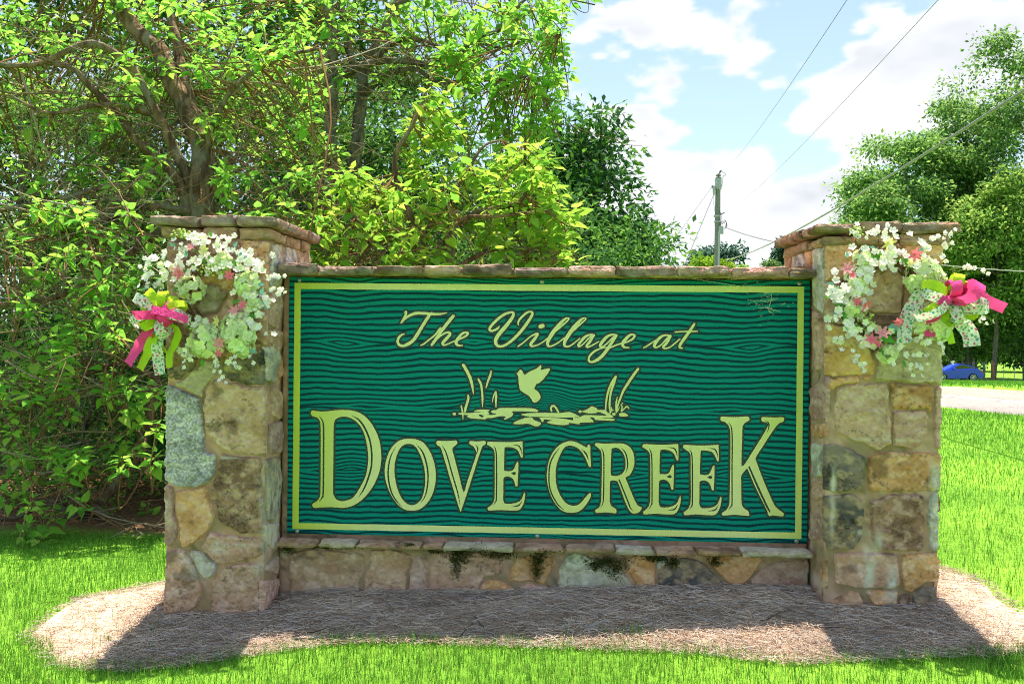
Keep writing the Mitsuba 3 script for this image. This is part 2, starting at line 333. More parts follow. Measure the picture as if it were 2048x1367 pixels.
def stone_mesh(poly, place, proud, seed, step=.009, rough=.019):
    """An irregular stone over a mortar face: poly in metres, place maps (a, b, height) to the world."""
    rs = np.random.RandomState(seed)
    pg = Polygon(poly).buffer(0)
    if pg.geom_type != 'Polygon':
        pg = max(pg.geoms, key=lambda g: g.area)
    r = min(.011, .18 * math.sqrt(pg.area))
    pg = pg.buffer(-r, join_style='mitre').buffer(r, quad_segs=4)
    if pg.geom_type != 'Polygon':
        pg = max(pg.geoms, key=lambda g: g.area)
    B = np.array(pg.exterior.segmentize(step).coords)[:-1]
    q = np.c_[B, B[:, :1] * 0]
    B = B + .010 * np.stack([meshkit.fbm(q * 25 + seed, 3, seed=3) - .5, meshkit.fbm(q * 25 + seed + 40, 3, seed=4) - .5], -1)
    pg = Polygon(B)
    x0, y0, x1, y1 = pg.bounds
    gx, gy = np.meshgrid(np.arange(x0, x1, step), np.arange(y0, y1, step))
    G = np.stack([gx.ravel(), gy.ravel()], -1) + rs.uniform(-.3, .3, (gx.size, 2)) * step
    d = cKDTree(B).query(G)[0]
    G = G[shapely.contains_xy(pg, G[:, 0], G[:, 1]) & (d > .55 * step)]
    P2 = np.vstack([B, G])
    d = np.r_[np.zeros(len(B)), cKDTree(B).query(G)[0] if len(G) else []]
    tri = Delaunay(P2).simplices
    c = P2[tri].mean(1)
    tri = tri[shapely.contains_xy(pg, c[:, 0], c[:, 1])]
    a = P2[tri]
    area = (a[:, 1, 0] - a[:, 0, 0]) * (a[:, 2, 1] - a[:, 0, 1]) - (a[:, 1, 1] - a[:, 0, 1]) * (a[:, 2, 0] - a[:, 0, 0])
    tri[area < 0] = tri[area < 0][:, ::-1]
    q = np.c_[P2, P2[:, :1] * 0] + seed * 3.1
    cen = P2.mean(0)
    tilt = rs.uniform(-.03, .03, 2)
    ridge = np.abs(meshkit.fbm(q * 11, 3, seed=21) - .5) * 2
    cleft = np.round(meshkit.fbm(q * 6, 3, seed=23) * 5) / 5
    h = proud * (1 - np.exp(-d / .0045)) + (P2 - cen) @ tilt + rough * (ridge - .35) + .7 * rough * (cleft - .5) + .4 * rough * (meshkit.fbm(q * 45, 3, seed=25) - .5)
    h = np.where(d <= 0, -.014, np.maximum(h, .002))
    return place(P2[:, 0], P2[:, 1], h), tri


def lay_stones(owner, stones, place, proud=.015, step=.0065, seed0=0, flip=False, grow=0, grow_box=(-9, -9, 9, 9)):
    shapes = [Polygon(np.array(mm) / 1000.0).buffer(0) for _, mm in stones]
    for i, (kind, mm) in enumerate(stones):
        if grow:
            g = shapes[i].buffer(.03 if grow > 1 and shapes[i].centroid.y > .95 else .006, join_style='mitre')
            g = g.difference(unary_union([q for j, q in enumerate(shapes) if j != i]).buffer(.005)).intersection(shapely.box(*grow_box))
            shapes[i] = max(getattr(g, 'geoms', [g]), key=lambda q: q.area)
        v, f = stone_mesh(np.array(shapes[i].exterior.coords)[:-1], place, proud, seed0 + i, step)
        if flip:
            f = f[:, ::-1]
        part(owner, 'stone', mikit.ply((v, f), 'stone_material', smooth=False, color=stone_colour(v, kind, seed0 + i)))


def rubble(w, h, seed, size=.19):
    """A random lay-out of roughly squared stones on a w x h face, for the faces the street does not see."""
    rs = np.random.RandomState(seed)
    out, z = [], 0.0
    while z < h - .05:
        dz = min(rs.uniform(.7, 1.2) * size, h - z)
        if h - z - dz < .07:
            dz = h - z
        x = 0.0
        while x < w - .03:
            dx = min(rs.uniform(.7, 1.5) * size, w - x)
            if w - x - dx < .08:
                dx = w - x
            g = .008
            p = np.array([[x + g, z + g], [x + dx / 2, z + g], [x + dx - g, z + g], [x + dx - g, z + dz - g], [x + dx / 2, z + dz - g], [x + g, z + dz - g]])
            p += rs.uniform(-.012, .012, p.shape)
            out.append((rs.choice(list('ttobkpwn')), (p * 1000).tolist()))
            x += dx
        z += dz
    return out


def slab(x0, x1, y0, y1, z0, z1, seed, kind='c', step=.012, amp=.016):
    """A ledge stone: a flat slab with broken, uneven edges."""
    v, f = box(x0, x1, y0, y1, z0, z1, step)
    q = v + seed * 1.7
    lo, hi = np.array([x0, y0, z0]), np.array([x1, y1, z1])
    e = np.sort(np.minimum(v - lo, hi - v), axis=1)
    corner = np.exp(-e[:, 1] / .010)[:, None]
    c = (lo + hi) / 2
    out = unit((v - c) / np.maximum(hi - lo, 1e-6))
    n = np.stack([.6 * (meshkit.fbm(q * 13 + k * 31, 4, seed=30 + k) - .5) + .7 * (meshkit.noise(q * 7 + k * 13, 130 + k) - .5) for k in range(3)], -1)
    v = v + n * amp * np.array([1.2, 1.9, 1.0]) - np.sign(out) * corner * .004
    chip = np.clip(meshkit.fbm(q * 16 + 77, 3, seed=35) - .52, 0, 1)[:, None] * corner
    v = v - out * chip * .06
    strata = np.sin(q[:, 2] * 330 + 6 * meshkit.fbm(q * 7, 2, seed=37))
    v[:, 1] += .0016 * strata * (np.abs(v[:, 1] - y0) < .03)
    col = stone_colour(v, kind, seed)
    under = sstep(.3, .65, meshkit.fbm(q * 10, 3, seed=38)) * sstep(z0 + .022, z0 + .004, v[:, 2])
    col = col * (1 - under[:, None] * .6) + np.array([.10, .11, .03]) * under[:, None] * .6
    pale = sstep(.58, .66, meshkit.fbm(q * 14 + 4, 3, seed=39))[:, None] * .25
    col = col * (1 - pale) + np.array([.42, .42, .37]) * pale
    return mikit.ply((v, f), 'stone_material', smooth=False, color=col)


def mortar(owner, x0, x1, y0, y1, z0, z1, seed, step=.02):
    v, f = box(x0, x1, y0, y1, z0, z1, step)
    v = v + (np.stack([meshkit.fbm(v * 18 + k * 9, 3, seed=40 + k) - .5 for k in range(3)], -1)) * .007
    part(owner, 'mortar', mikit.ply((v, f), 'mortar_material', smooth=True, color=mortar_colour(v, seed)))


FACE, BACK = -.22, .38
front = lambda a, b, h: np.stack([a, FACE + .010 - h, b], -1)
XL0, XL1, XR0, XR1 = -1.722, -1.255, 1.225, 1.732


def pillar(label, x0, x1, faces, inner, inner_x, seed):
    k = thing('stone_pillar', label, 'pillar', 'stone pillars of the entrance sign')
    mortar(k, x0 + .010, x1 - .010, FACE + .018, BACK, -.22, 1.655, seed)
    lay_stones(k, faces, front, seed0=seed, grow=2, grow_box=(x0, -.3, x1, 1.648))
    s = 1 if inner_x == x1 else -1
    lay_stones(k, inner, lambda a, b, h: np.stack([inner_x + s * (h - .010), a, b], -1), seed0=seed + 60, flip=s < 0)
    ox = x0 if s > 0 else x1
    lay_stones(k, rubble(.58, 1.72, seed + 5), lambda a, b, h: np.stack([ox - s * (h - .010), a + FACE + .01, b - .09], -1), step=.02, seed0=seed + 100, flip=s > 0)
    lay_stones(k, rubble(x1 - x0 - .02, 1.72, seed + 6), lambda a, b, h: np.stack([a + x0 + .01, BACK - .002 + h, b - .09], -1), step=.02, seed0=seed + 160, flip=True)
    return k


def crown(k, x0, x1, zs, seed, cuts, z=1.655):
    """The pillar's two ledges: a narrower course and the wider cap course, each of several stones."""
    for name, (grow, za, zb, kind) in (('ledge_stone', (.018, z - .004, z + .047, 'd')), ('cap_stone', (.056, z + .050, z + .096, 'c'))):
        a, b, c, d = x0 - grow, x1 + grow, FACE - .002 - grow * .8, BACK + .02 + grow
        q = [a] + [x0 + (x1 - x0) * t for t in cuts] + [b]
        for i in range(len(q) - 1):
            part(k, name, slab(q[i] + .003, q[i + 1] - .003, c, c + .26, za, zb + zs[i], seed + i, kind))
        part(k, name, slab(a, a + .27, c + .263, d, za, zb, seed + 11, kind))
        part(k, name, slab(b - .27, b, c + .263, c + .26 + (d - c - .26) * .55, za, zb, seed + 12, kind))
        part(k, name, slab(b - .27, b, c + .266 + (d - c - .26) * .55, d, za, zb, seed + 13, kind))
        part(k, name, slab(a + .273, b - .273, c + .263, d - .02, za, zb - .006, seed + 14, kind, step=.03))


PL = pillar('left stone pillar with the tall grey stone and pink ribbon wreath on it', XL0, XL1, LEFT_FACE, LEFT_SIDE, XL1, 100)
crown(PL, XL0, XL1, (0, .002, -.001), 300, (.36, .72))
PR = pillar('right stone pillar with dark lichen stones and white lime streaks by the lawn', XR0, XR1, RIGHT_FACE, RIGHT_SIDE, XR0, 500)
crown(PR, XR0, XR1, (-.012, .004, .002), 700, (.24, .60), 1.642)

WALL = thing('stone_wall', 'low stone wall with coping and mossy ledge behind the green sign', 'wall')
mortar(WALL, XL1 + .004, XR0 - .004, .012, .21, .2, 1.503, 7)
mortar(WALL, XL1 + .004, XR0 - .004, -.018, .215, -.2, .236, 8)
lay_stones(WALL, BASE_FACE, lambda a, b, h: np.stack([a, -.02 - h, b], -1), seed0=800, grow=1, grow_box=(XL1, -.3, XR0, .232))
lay_stones(WALL, rubble(2.46, 1.5, 77), lambda a, b, h: np.stack([a + XL1 + .01, .212 + h, b], -1), step=.022, seed0=860, flip=True)
mortar(WALL, XL1 + .004, XR0 - .004, -.085, .23, 1.506, 1.534, 9)
rs = np.random.RandomState(4)
SILL = [-1.252, -1.051, -.869, -.564, -.464, -.137, .098, .328, .507, .695, .897, 1.222]
for i in range(11):
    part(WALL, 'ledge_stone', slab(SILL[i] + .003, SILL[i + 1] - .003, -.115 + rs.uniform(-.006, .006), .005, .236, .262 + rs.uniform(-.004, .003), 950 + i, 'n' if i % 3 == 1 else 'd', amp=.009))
COPING = [-1.252, -1.053, -.790, -.566, -.388, -.152, .100, .315, .593, .836, 1.093, 1.222]
for i in range(11):
    part(WALL, 'coping_stone', slab(COPING[i] + .003, COPING[i + 1] - .003, -.112 + rs.uniform(-.010, .006), .245, 1.503, 1.550 + rs.uniform(-.007, .007), 970 + i, 'p' if i in (3, 6, 8, 9) else 'c', amp=.016))

# moss hanging below the ledge
matte('moss_material', VCOL, 1.0, 0.05)
rs = np.random.RandomState(12)
tv = np.array([[-1, 0, 0], [1, 0, 0], [0, .2, 1.0]]) * [.0022, .004, .011]
for (mx, mz, rx, rz, n) in ((-.385, .20, .055, .035, 900), (-.41, .15, .025, .05, 420), (-.20, .21, .07, .02, 700), (-.025, .19, .035, .04, 700), (-.03, .13, .02, .035, 350), (.29, .185, .10, .022, 900), (.33, .15, .045, .04, 500), (.245, .16, .03, .02, 250),
                            (.52, .205, .06, .015, 500), (.60, .185, .025, .03, 300), (.79, .20, .03, .022, 350), (-.50, .215, .05, .010, 250), (-1.2, .215, .03, .02, 300), (-1.0, .225, .15, .005, 300), (-.62, .268, .035, .008, 200), (-.30, .24, .04, .03, 300), (.01, .24, .05, .02, 300)):
    n = int(n * .6)
    x = mx + rs.normal(0, rx * .55, n)
    z = mz + rs.normal(0, rz * .55, n)
    y = np.where(z > .238, -.118 - .004 * rs.rand(n), np.where(z > .225, -.045, -.034)) - rs.rand(n) * .006
    D = unit(np.stack([rs.normal(0, .5, n), -.8 + rs.normal(0, .3, n), rs.normal(.1, .5, n)], -1))
    R = frames(np.cross(D, unit(rs.normal(size=(n, 3)))), D)
    c = np.array([.035, .055, .010]) * (.5 + 1.1 * rs.rand(n, 1)) + np.array([.03, .02, 0]) * (rs.rand(n, 1) > .8)
    v, f, c = scatter(tv, [[0, 1, 2]], R, np.stack([x, y, z], -1), .7 + .7 * rs.rand(n), c)
    part(WALL, 'moss', mikit.ply((v, f), 'moss_material', color=c), kind='stuff')

# ---------------------------------------------------------------- the sign
# lettering in millimetres on the board, from its bottom centre: outline, hole, engraved lines (x, z, width)
LETTERS = [[[[-1102,586],[-1070,582],[-1032,583],[-988,589],[-931,590],[-887,582],[-849,560],[-818,526],[-792,479],[-778,435],[-772,385],[-772,348],[-779,304],[-795,260],[-820,215],[-854,174],[-892,145],[-924,132],[-955,127],[-1006,130],[-1050,128],[-1088,125],[-1099,136],[-1093,147],[-1076,157],[-1064,176],[-1060,205],[-1060,368],[-1062,506],[-1067,538],[-1080,553],[-1102,559],[-1110,572]],[[-988,548],[-963,558],[-931,557],[-896,540],[-868,509],[-849,466],[-838,416],[-833,366],[-837,315],[-848,271],[-873,221],[-899,182],[-924,166],[-955,159],[-981,165],[-995,184],[-1000,212],[-1000,369],[-1000,495],[-997,532]],[[[-1069,558,1.2],[-1054,538,6.2],[-1048,500,8.0],[-1047,368,8.0],[-1047,202,8.0],[-1053,173,6.2],[-1067,155,1.2]],[[-914,565,1.2],[-879,544,7.4],[-849,503,9.3],[-826,447,8.6],[-817,391,8.6],[-816,360,8.6],[-819,319,8.6],[-834,265,8.6],[-853,218,7.4],[-878,178,1.2]]]],[[[-638,459],[-604,456],[-569,439],[-538,396],[-519,346],[-511,290],[-515,240],[-531,189],[-559,148],[-593,125],[-628,120],[-662,127],[-697,155],[-729,204],[-749,260],[-754,304],[-748,355],[-729,405],[-698,442],[-667,456]],[[-638,435],[-610,423],[-585,382],[-567,326],[-561,270],[-565,220],[-578,176],[-603,152],[-628,146],[-656,159],[-681,193],[-700,249],[-708,305],[-704,355],[-688,403],[-667,428]],[[[-703,419,1.2],[-726,374,5.6],[-737,317,7.4],[-735,261,7.4],[-721,205,7.4],[-699,167,6.2],[-670,135,1.2]],[[-606,435,1.2],[-574,395,7.4],[-555,339,8.0],[-548,283,7.4],[-552,226,6.8],[-565,182,4.9],[-585,155,1.2]]]],[[[-510,440],[-508,449],[-498,452],[-460,451],[-419,454],[-412,448],[-413,437],[-427,425],[-434,410],[-422,366],[-400,285],[-379,212],[-362,261],[-335,343],[-321,387],[-323,408],[-334,427],[-351,437],[-354,447],[-348,453],[-317,451],[-284,454],[-277,448],[-279,438],[-292,428],[-304,396],[-334,299],[-365,199],[-384,142],[-392,120],[-399,135],[-421,204],[-450,297],[-479,390],[-491,421],[-507,432]],0,[[[-484,431,1.2],[-463,394,6.2],[-434,297,6.8],[-409,216,6.2],[-395,154,1.9]],[[-325,435,1.2],[-315,421,5.6],[-316,404,4.9],[-322,387,1.2]]]],[[[-270,444],[-262,451],[-210,450],[-148,451],[-108,454],[-104,446],[-102,385],[-106,379],[-111,381],[-120,403],[-133,418],[-154,426],[-179,427],[-188,421],[-189,384],[-189,323],[-183,315],[-160,314],[-144,323],[-135,345],[-129,356],[-123,354],[-123,305],[-125,250],[-130,244],[-135,247],[-141,268],[-153,283],[-172,289],[-187,285],[-192,273],[-192,212],[-192,181],[-184,163],[-159,161],[-128,167],[-106,183],[-96,209],[-91,214],[-89,202],[-94,171],[-106,143],[-122,131],[-152,129],[-208,131],[-254,127],[-262,130],[-264,140],[-248,153],[-236,171],[-232,211],[-233,334],[-234,395],[-241,417],[-256,429],[-269,436]],0,[[[-239,432,1.2],[-229,411,5.6],[-225,359,6.2],[-224,193,6.2],[-228,170,4.9],[-239,153,1.2]],[[-151,438,1.2],[-123,434,5.6],[-112,419,6.2],[-107,396,1.2]],[[-151,147,1.2],[-119,154,6.8],[-103,176,1.2]],[[-154,304,3.1],[-145,304,11.1],[-141,304,14.8]]]],[[[198,431],[201,440],[207,445],[211,441],[214,431],[214,400],[217,363],[218,347],[215,340],[211,340],[206,347],[193,378],[175,408],[153,428],[131,437],[113,438],[97,432],[82,413],[67,379],[56,341],[53,307],[55,267],[63,233],[77,202],[96,176],[115,162],[136,157],[158,161],[176,176],[192,195],[204,210],[213,217],[219,214],[218,201],[207,179],[192,157],[174,138],[152,127],[124,124],[100,127],[75,141],[50,170],[28,213],[15,260],[12,303],[18,353],[33,394],[54,425],[79,446],[106,457],[128,459],[150,454],[174,442]],0,[[[70,427,1.2],[46,395,5.5],[28,356,6.8],[22,310,6.8],[23,260,6.8],[29,229,6.8],[45,192,6.8],[68,158,5.5],[99,133,1.2]],[[172,424,1.2],[190,406,8.0],[199,392,6.8],[205,372,1.2]]]],[[[238,451],[245,452],[270,450],[310,451],[359,452],[377,448],[399,434],[414,409],[419,378],[418,351],[409,323],[397,304],[380,293],[388,270],[410,217],[425,184],[438,164],[450,158],[456,155],[453,144],[444,133],[429,127],[417,126],[407,131],[395,146],[379,180],[361,229],[345,269],[339,276],[326,279],[313,278],[308,273],[307,250],[307,188],[310,169],[317,158],[331,149],[338,142],[338,129],[334,126],[318,127],[288,129],[251,126],[243,127],[240,134],[241,140],[254,149],[263,162],[267,187],[268,233],[269,326],[268,388],[264,413],[256,425],[242,436],[235,443]],[[313,423],[319,429],[331,432],[347,428],[364,411],[375,387],[379,359],[377,334],[368,316],[354,305],[335,300],[317,301],[311,307],[310,327],[311,389]],[[[264,430,1.2],[273,412,5.5],[277,388,6.2],[278,326,6.2],[278,233,6.2],[277,184,5.5],[273,167,4.3],[264,150,1.2]],[[359,431,1.2],[375,412,6.2],[384,389,6.8],[388,362,6.2],[387,338,4.9],[378,313,1.2]],[[350,281,6.8],[373,226,6.8],[392,180,6.8],[403,153,5.5],[417,135,1.2]]]],[[[457,443],[464,450],[516,449],[578,450],[617,453],[622,445],[623,384],[620,377],[615,379],[606,402],[593,417],[572,425],[547,426],[539,419],[537,382],[537,320],[543,313],[567,312],[582,321],[591,343],[597,354],[603,352],[603,303],[601,247],[597,241],[592,244],[585,266],[573,281],[555,287],[539,282],[535,271],[534,209],[535,178],[543,159],[568,157],[599,164],[620,180],[630,206],[635,211],[637,198],[632,167],[620,139],[605,127],[574,125],[519,127],[473,123],[465,126],[464,136],[479,149],[491,168],[495,208],[494,332],[492,394],[486,415],[471,428],[458,435]],0,[[[487,431,1.2],[497,409,5.6],[501,357,6.2],[503,190,6.2],[499,166,4.9],[488,149,1.2]],[[575,437,1.2],[602,433,5.6],[613,418,6.2],[618,395,1.2]],[[576,143,1.2],[608,150,6.8],[623,172,1.2]],[[572,301,3.1],[581,301,11.1],[586,301,14.8]]]],[[[644,442],[652,450],[703,448],[764,449],[804,452],[808,445],[810,383],[807,377],[802,379],[792,401],[780,417],[759,424],[734,425],[726,419],[724,382],[724,320],[730,313],[754,311],[769,321],[778,342],[784,354],[790,352],[790,303],[788,247],[784,241],[779,244],[772,265],[760,280],[742,286],[726,282],[722,270],[722,209],[722,178],[731,159],[755,157],[786,163],[807,179],[817,205],[822,210],[824,198],[819,167],[807,139],[792,126],[762,125],[707,127],[661,123],[653,126],[651,136],[667,149],[679,168],[683,208],[681,332],[680,393],[673,415],[658,427],[646,435]],0,[[[674,430,1.2],[684,409,5.6],[688,356,6.2],[690,189,6.2],[687,166,4.9],[676,149,1.2]],[[762,436,1.2],[789,432,5.6],[800,417,6.2],[805,394,1.2]],[[763,143,1.2],[795,150,6.8],[810,172,1.2]],[[759,301,3.1],[768,301,11.1],[773,301,14.8]]]],[[[816,575],[823,584],[881,582],[936,586],[947,580],[947,568],[927,555],[917,533],[916,475],[914,364],[919,358],[929,364],[956,408],[1004,488],[1033,541],[1033,554],[1024,560],[1006,565],[1004,578],[1010,584],[1063,583],[1103,584],[1107,576],[1103,564],[1082,554],[1052,514],[1010,446],[980,396],[984,374],[1018,286],[1062,188],[1083,160],[1108,142],[1110,130],[1102,126],[1062,129],[1047,126],[1038,135],[1032,156],[982,254],[945,337],[938,342],[920,321],[913,305],[914,278],[916,191],[925,164],[947,147],[952,133],[947,125],[886,129],[837,124],[828,128],[828,137],[849,153],[860,178],[862,227],[863,400],[862,505],[854,539],[839,557],[819,564]],0,[[[854,558,1.2],[867,529,5.6],[871,462,6.2],[871,339,6.2],[873,190,6.2],[868,167,4.9],[855,152,1.2]],[[950,352,7.4],[982,279,9.3],[1025,187,9.3],[1046,147,7.4]],[[1021,567,1.2],[1036,557,6.2],[1038,538,5.6],[1031,514,1.2]]]]]
SCRIPT = [[[[-661,1056,12.4],[-661,1044,11.5],[-670,1024,11.0],[-682,1006,7.7]],[[-682,1006,7.7],[-668,1021,9.3],[-646,1038,12.1],[-616,1050,13.2],[-579,1051,12.6],[-541,1048,12.6],[-499,1048,9.3],[-467,1054,4.4]],[[-538,1055,5.5],[-554,1034,13.7],[-579,995,14.3],[-604,953,15.4],[-623,925,14.8],[-646,907,15.4],[-671,897,12.1],[-690,901,12.1],[-698,916,12.1],[-694,933,11.5],[-682,947,9.9],[-668,953,5.5]]],[[[-589,901,5.5],[-576,905,7.1],[-554,923,7.1],[-523,948,7.7],[-496,982,9.9]],[[-435,1040,12.1],[-441,1033,14.8],[-468,999,14.8],[-499,957,14.8],[-523,921,14.3],[-536,903,11.0]],[[-529,915,8.2],[-498,943,7.7],[-471,960,8.8],[-454,961,11.0],[-451,952,13.2],[-468,932,14.3],[-484,913,13.2],[-479,902,8.2],[-457,909,6.6],[-435,919,6.6]]],[[[-435,919,6.6],[-407,930,7.1],[-379,944,9.3],[-366,956,10.4],[-371,963,9.3],[-391,958,11.0],[-413,933,14.3],[-421,913,13.7],[-412,902,10.4],[-391,901,4.9]]],[[[-218,994,3.8],[-226,983,9.3],[-248,972,9.9],[-262,974,11.0],[-261,988,12.1],[-234,1019,12.6],[-199,1047,12.1],[-166,1059,9.9],[-153,1055,12.1],[-157,1036,13.7],[-185,997,17.0],[-218,958,18.1],[-234,931,17.0],[-232,909,14.3],[-217,899,11.0],[-192,904,11.0],[-160,926,12.6],[-121,965,13.7],[-88,1009,13.7],[-67,1043,12.1],[-64,1058,10.4],[-75,1063,7.7],[-94,1055,9.9],[-119,1031,9.9],[-130,1012,8.2],[-128,999,3.8]]],[[[-129,900,6.6],[-104,918,6.0],[-72,946,6.6],[-44,960,9.3],[-39,956,11.5],[-52,935,13.7],[-69,913,13.7],[-66,902,9.3],[-44,905,6.6],[-16,919,5.5],[8,939,6.6]],[[-25,994,19.2],[-15,997,19.2]]],[[[8,937,5.5],[49,975,6.6],[84,1006,7.7],[106,1028,7.1],[103,1035,5.5],[87,1028,11.0],[57,997,16.5],[27,956,18.1],[10,922,14.8],[13,903,9.9],[33,905,7.1],[60,920,6.6],[85,940,5.5]]],[[[85,938,5.5],[126,973,6.6],[164,1009,7.7],[185,1029,7.1],[181,1036,5.5],[164,1027,11.5],[134,995,16.5],[107,956,17.6],[89,923,14.8],[91,903,9.9],[113,904,7.1],[137,921,6.0],[159,939,6.0]]],[[[226,956,9.3],[207,958,8.2],[185,948,12.1],[164,925,12.6],[153,909,11.0],[158,902,7.7],[177,915,6.0],[202,942,7.1],[221,956,8.2]],[[222,953,12.1],[207,926,12.6],[192,906,11.0],[199,900,7.1],[224,912,6.6],[248,926,5.5]]],[[[327,957,8.2],[314,960,8.2],[289,951,12.1],[265,926,14.3],[255,907,12.1],[265,902,7.1],[287,918,6.6],[314,946,7.1],[329,957,8.2]],[[329,955,12.6],[308,921,13.7],[287,888,14.8],[260,855,14.8],[235,837,13.7],[214,830,9.3],[203,838,9.9],[206,857,9.3],[227,879,9.9],[254,893,7.1],[279,899,6.0],[303,899,7.1],[330,911,7.1],[352,918,6.0]]],[[[352,916,6.0],[379,925,7.1],[404,939,9.3],[414,953,10.4],[409,960,8.8],[393,958,11.0],[371,936,14.8],[359,917,14.3],[366,902,10.4],[390,899,4.4]]],[[[457,900,5.5],[472,907,6.6],[496,924,6.0],[513,935,6.0]],[[572,957,9.3],[556,959,8.2],[534,949,12.1],[513,924,14.3],[506,907,11.5],[518,902,7.1],[540,916,6.6],[564,943,7.1],[578,955,8.2]],[[580,955,12.1],[564,924,12.6],[548,905,11.0],[556,898,7.7],[578,903,6.6],[602,922,6.6],[624,941,6.0]]],[[[690,1012,9.9],[672,983,13.2],[645,944,13.7],[627,917,12.1],[624,903,9.9],[638,899,4.4]],[[602,974,6.0],[651,977,6.6],[705,979,5.5]]]]
PICTURE = [[[[[-135,775],[-129,776],[-123,787],[-115,791],[-108,784],[-102,772],[-95,768],[-77,780],[-46,795],[-31,805],[-22,813],[-19,804],[-20,791],[0,796],[21,798],[16,781],[3,763],[-12,744],[-30,729],[-41,725],[-47,713],[-51,701],[-43,696],[-29,683],[-22,669],[-23,656],[-35,643],[-48,637],[-58,642],[-66,656],[-79,670],[-102,684],[-117,696],[-123,720],[-126,748],[-129,763]]],[]],[[],[[[-386,809,13.4],[-369,781,14.4],[-353,748,13.9],[-344,717,11.8],[-339,688,6.7],[-337,675,3.1]],[[-314,743,9.2],[-303,722,9.8],[-297,689,9.2],[-294,653,8.7],[-294,614,3.6]],[[-254,783,5.7],[-259,762,9.8],[-268,738,9.2],[-274,718,7.7],[-278,705,5.1]],[[-362,667,7.7],[-361,652,10.8],[-368,626,11.3],[-375,600,11.8],[-376,591,9.2]],[[-394,618,5.7],[-390,599,7.7],[-387,584,6.7],[-385,555,3.1]],[[-231,687,4.6],[-230,666,9.8],[-231,641,9.2],[-230,613,3.6]],[[-233,687,3.6],[-240,669,6.2],[-245,653,4.6],[-248,636,2.6]],[[-428,579,12.8],[-425,579,12.8]]]],[[],[[[329,764,10.3],[316,743,11.3],[301,712,10.3],[290,676,8.7],[285,640,7.7],[283,609,6.2]],[[330,764,7.7],[320,731,10.3],[309,697,9.2],[303,661,8.7],[302,622,8.7],[306,593,5.1]],[[432,800,10.8],[410,770,11.8],[385,731,11.8],[365,698,10.8],[352,664,8.7],[340,631,8.2],[333,597,6.7]],[[337,667,3.6],[333,646,7.2],[331,623,6.7],[333,597,6.2]],[[333,597,5.1],[343,610,4.6],[348,623,2.6]],[[311,620,3.1],[311,607,6.2],[304,594,6.2]],[[309,604,5.1],[322,607,2.6]],[[362,640,5.1],[355,631,4.1],[360,623,5.7],[357,602,5.7],[371,616,6.2],[383,625,6.2],[391,616,5.1]]]],[[[[-408,580],[-397,585],[-360,584],[-308,589],[-303,592],[-331,590],[-329,595],[-309,601],[-263,601],[-264,595],[-270,592],[-262,586],[-263,581],[-270,578],[-257,576],[-241,578],[-226,580],[-241,584],[-252,589],[-250,596],[-241,599],[-226,601],[-221,607],[-203,610],[-164,611],[-76,611],[-50,608],[-35,602],[-32,597],[-40,594],[-86,595],[-151,595],[-149,585],[-153,574],[-166,565],[-187,556],[-192,558],[-184,570],[-215,571],[-241,564],[-272,561],[-280,556],[-303,557],[-345,559],[-363,565],[-365,571],[-359,575],[-397,576]],[[-112,580],[-86,586],[-24,590],[61,590],[86,592],[110,596],[130,591],[151,581],[161,576],[151,572],[105,569],[27,570],[-24,571],[-76,572]],[[-146,541],[-125,553],[-91,565],[-63,568],[-52,557],[-37,550],[-21,545],[-19,536],[-32,527],[-50,528],[-78,538],[-112,535],[-143,536]],[[-24,567],[15,568],[84,564],[130,557],[132,570],[151,569],[166,574],[182,581],[207,582],[271,581],[289,581],[271,591],[248,598],[243,594],[228,591],[202,591],[179,596],[175,601],[197,609],[217,623],[233,619],[244,612],[248,607],[284,607],[290,598],[315,580],[316,572],[271,569],[269,567],[320,566],[321,558],[284,558],[236,561],[230,570],[210,571],[225,557],[227,550],[207,548],[166,546],[161,539],[115,545],[111,537],[79,534],[41,537],[10,545],[25,553],[33,556],[-3,559],[-6,549],[-14,548],[-19,558]],[[347,591],[361,595],[376,593],[389,582],[374,578],[353,578],[347,582]]],[[[31,599,7.2],[28,613,9.2],[37,624,9.2],[50,616,8.7],[59,601,8.7],[65,591,4.1]],[[163,598,11.8],[166,598,11.8]],[[321,588,13.9],[323,588,13.9]]]]]
PUDDLE = [[-311,576],[-298,577],[-288,571],[-293,565],[-302,567]]
Z0 = .28
GREEN, DEEP, EDGE = np.array([.0006, .212, .195]), np.array([.0005, .040, .058]), np.array([.013, .032, .042])


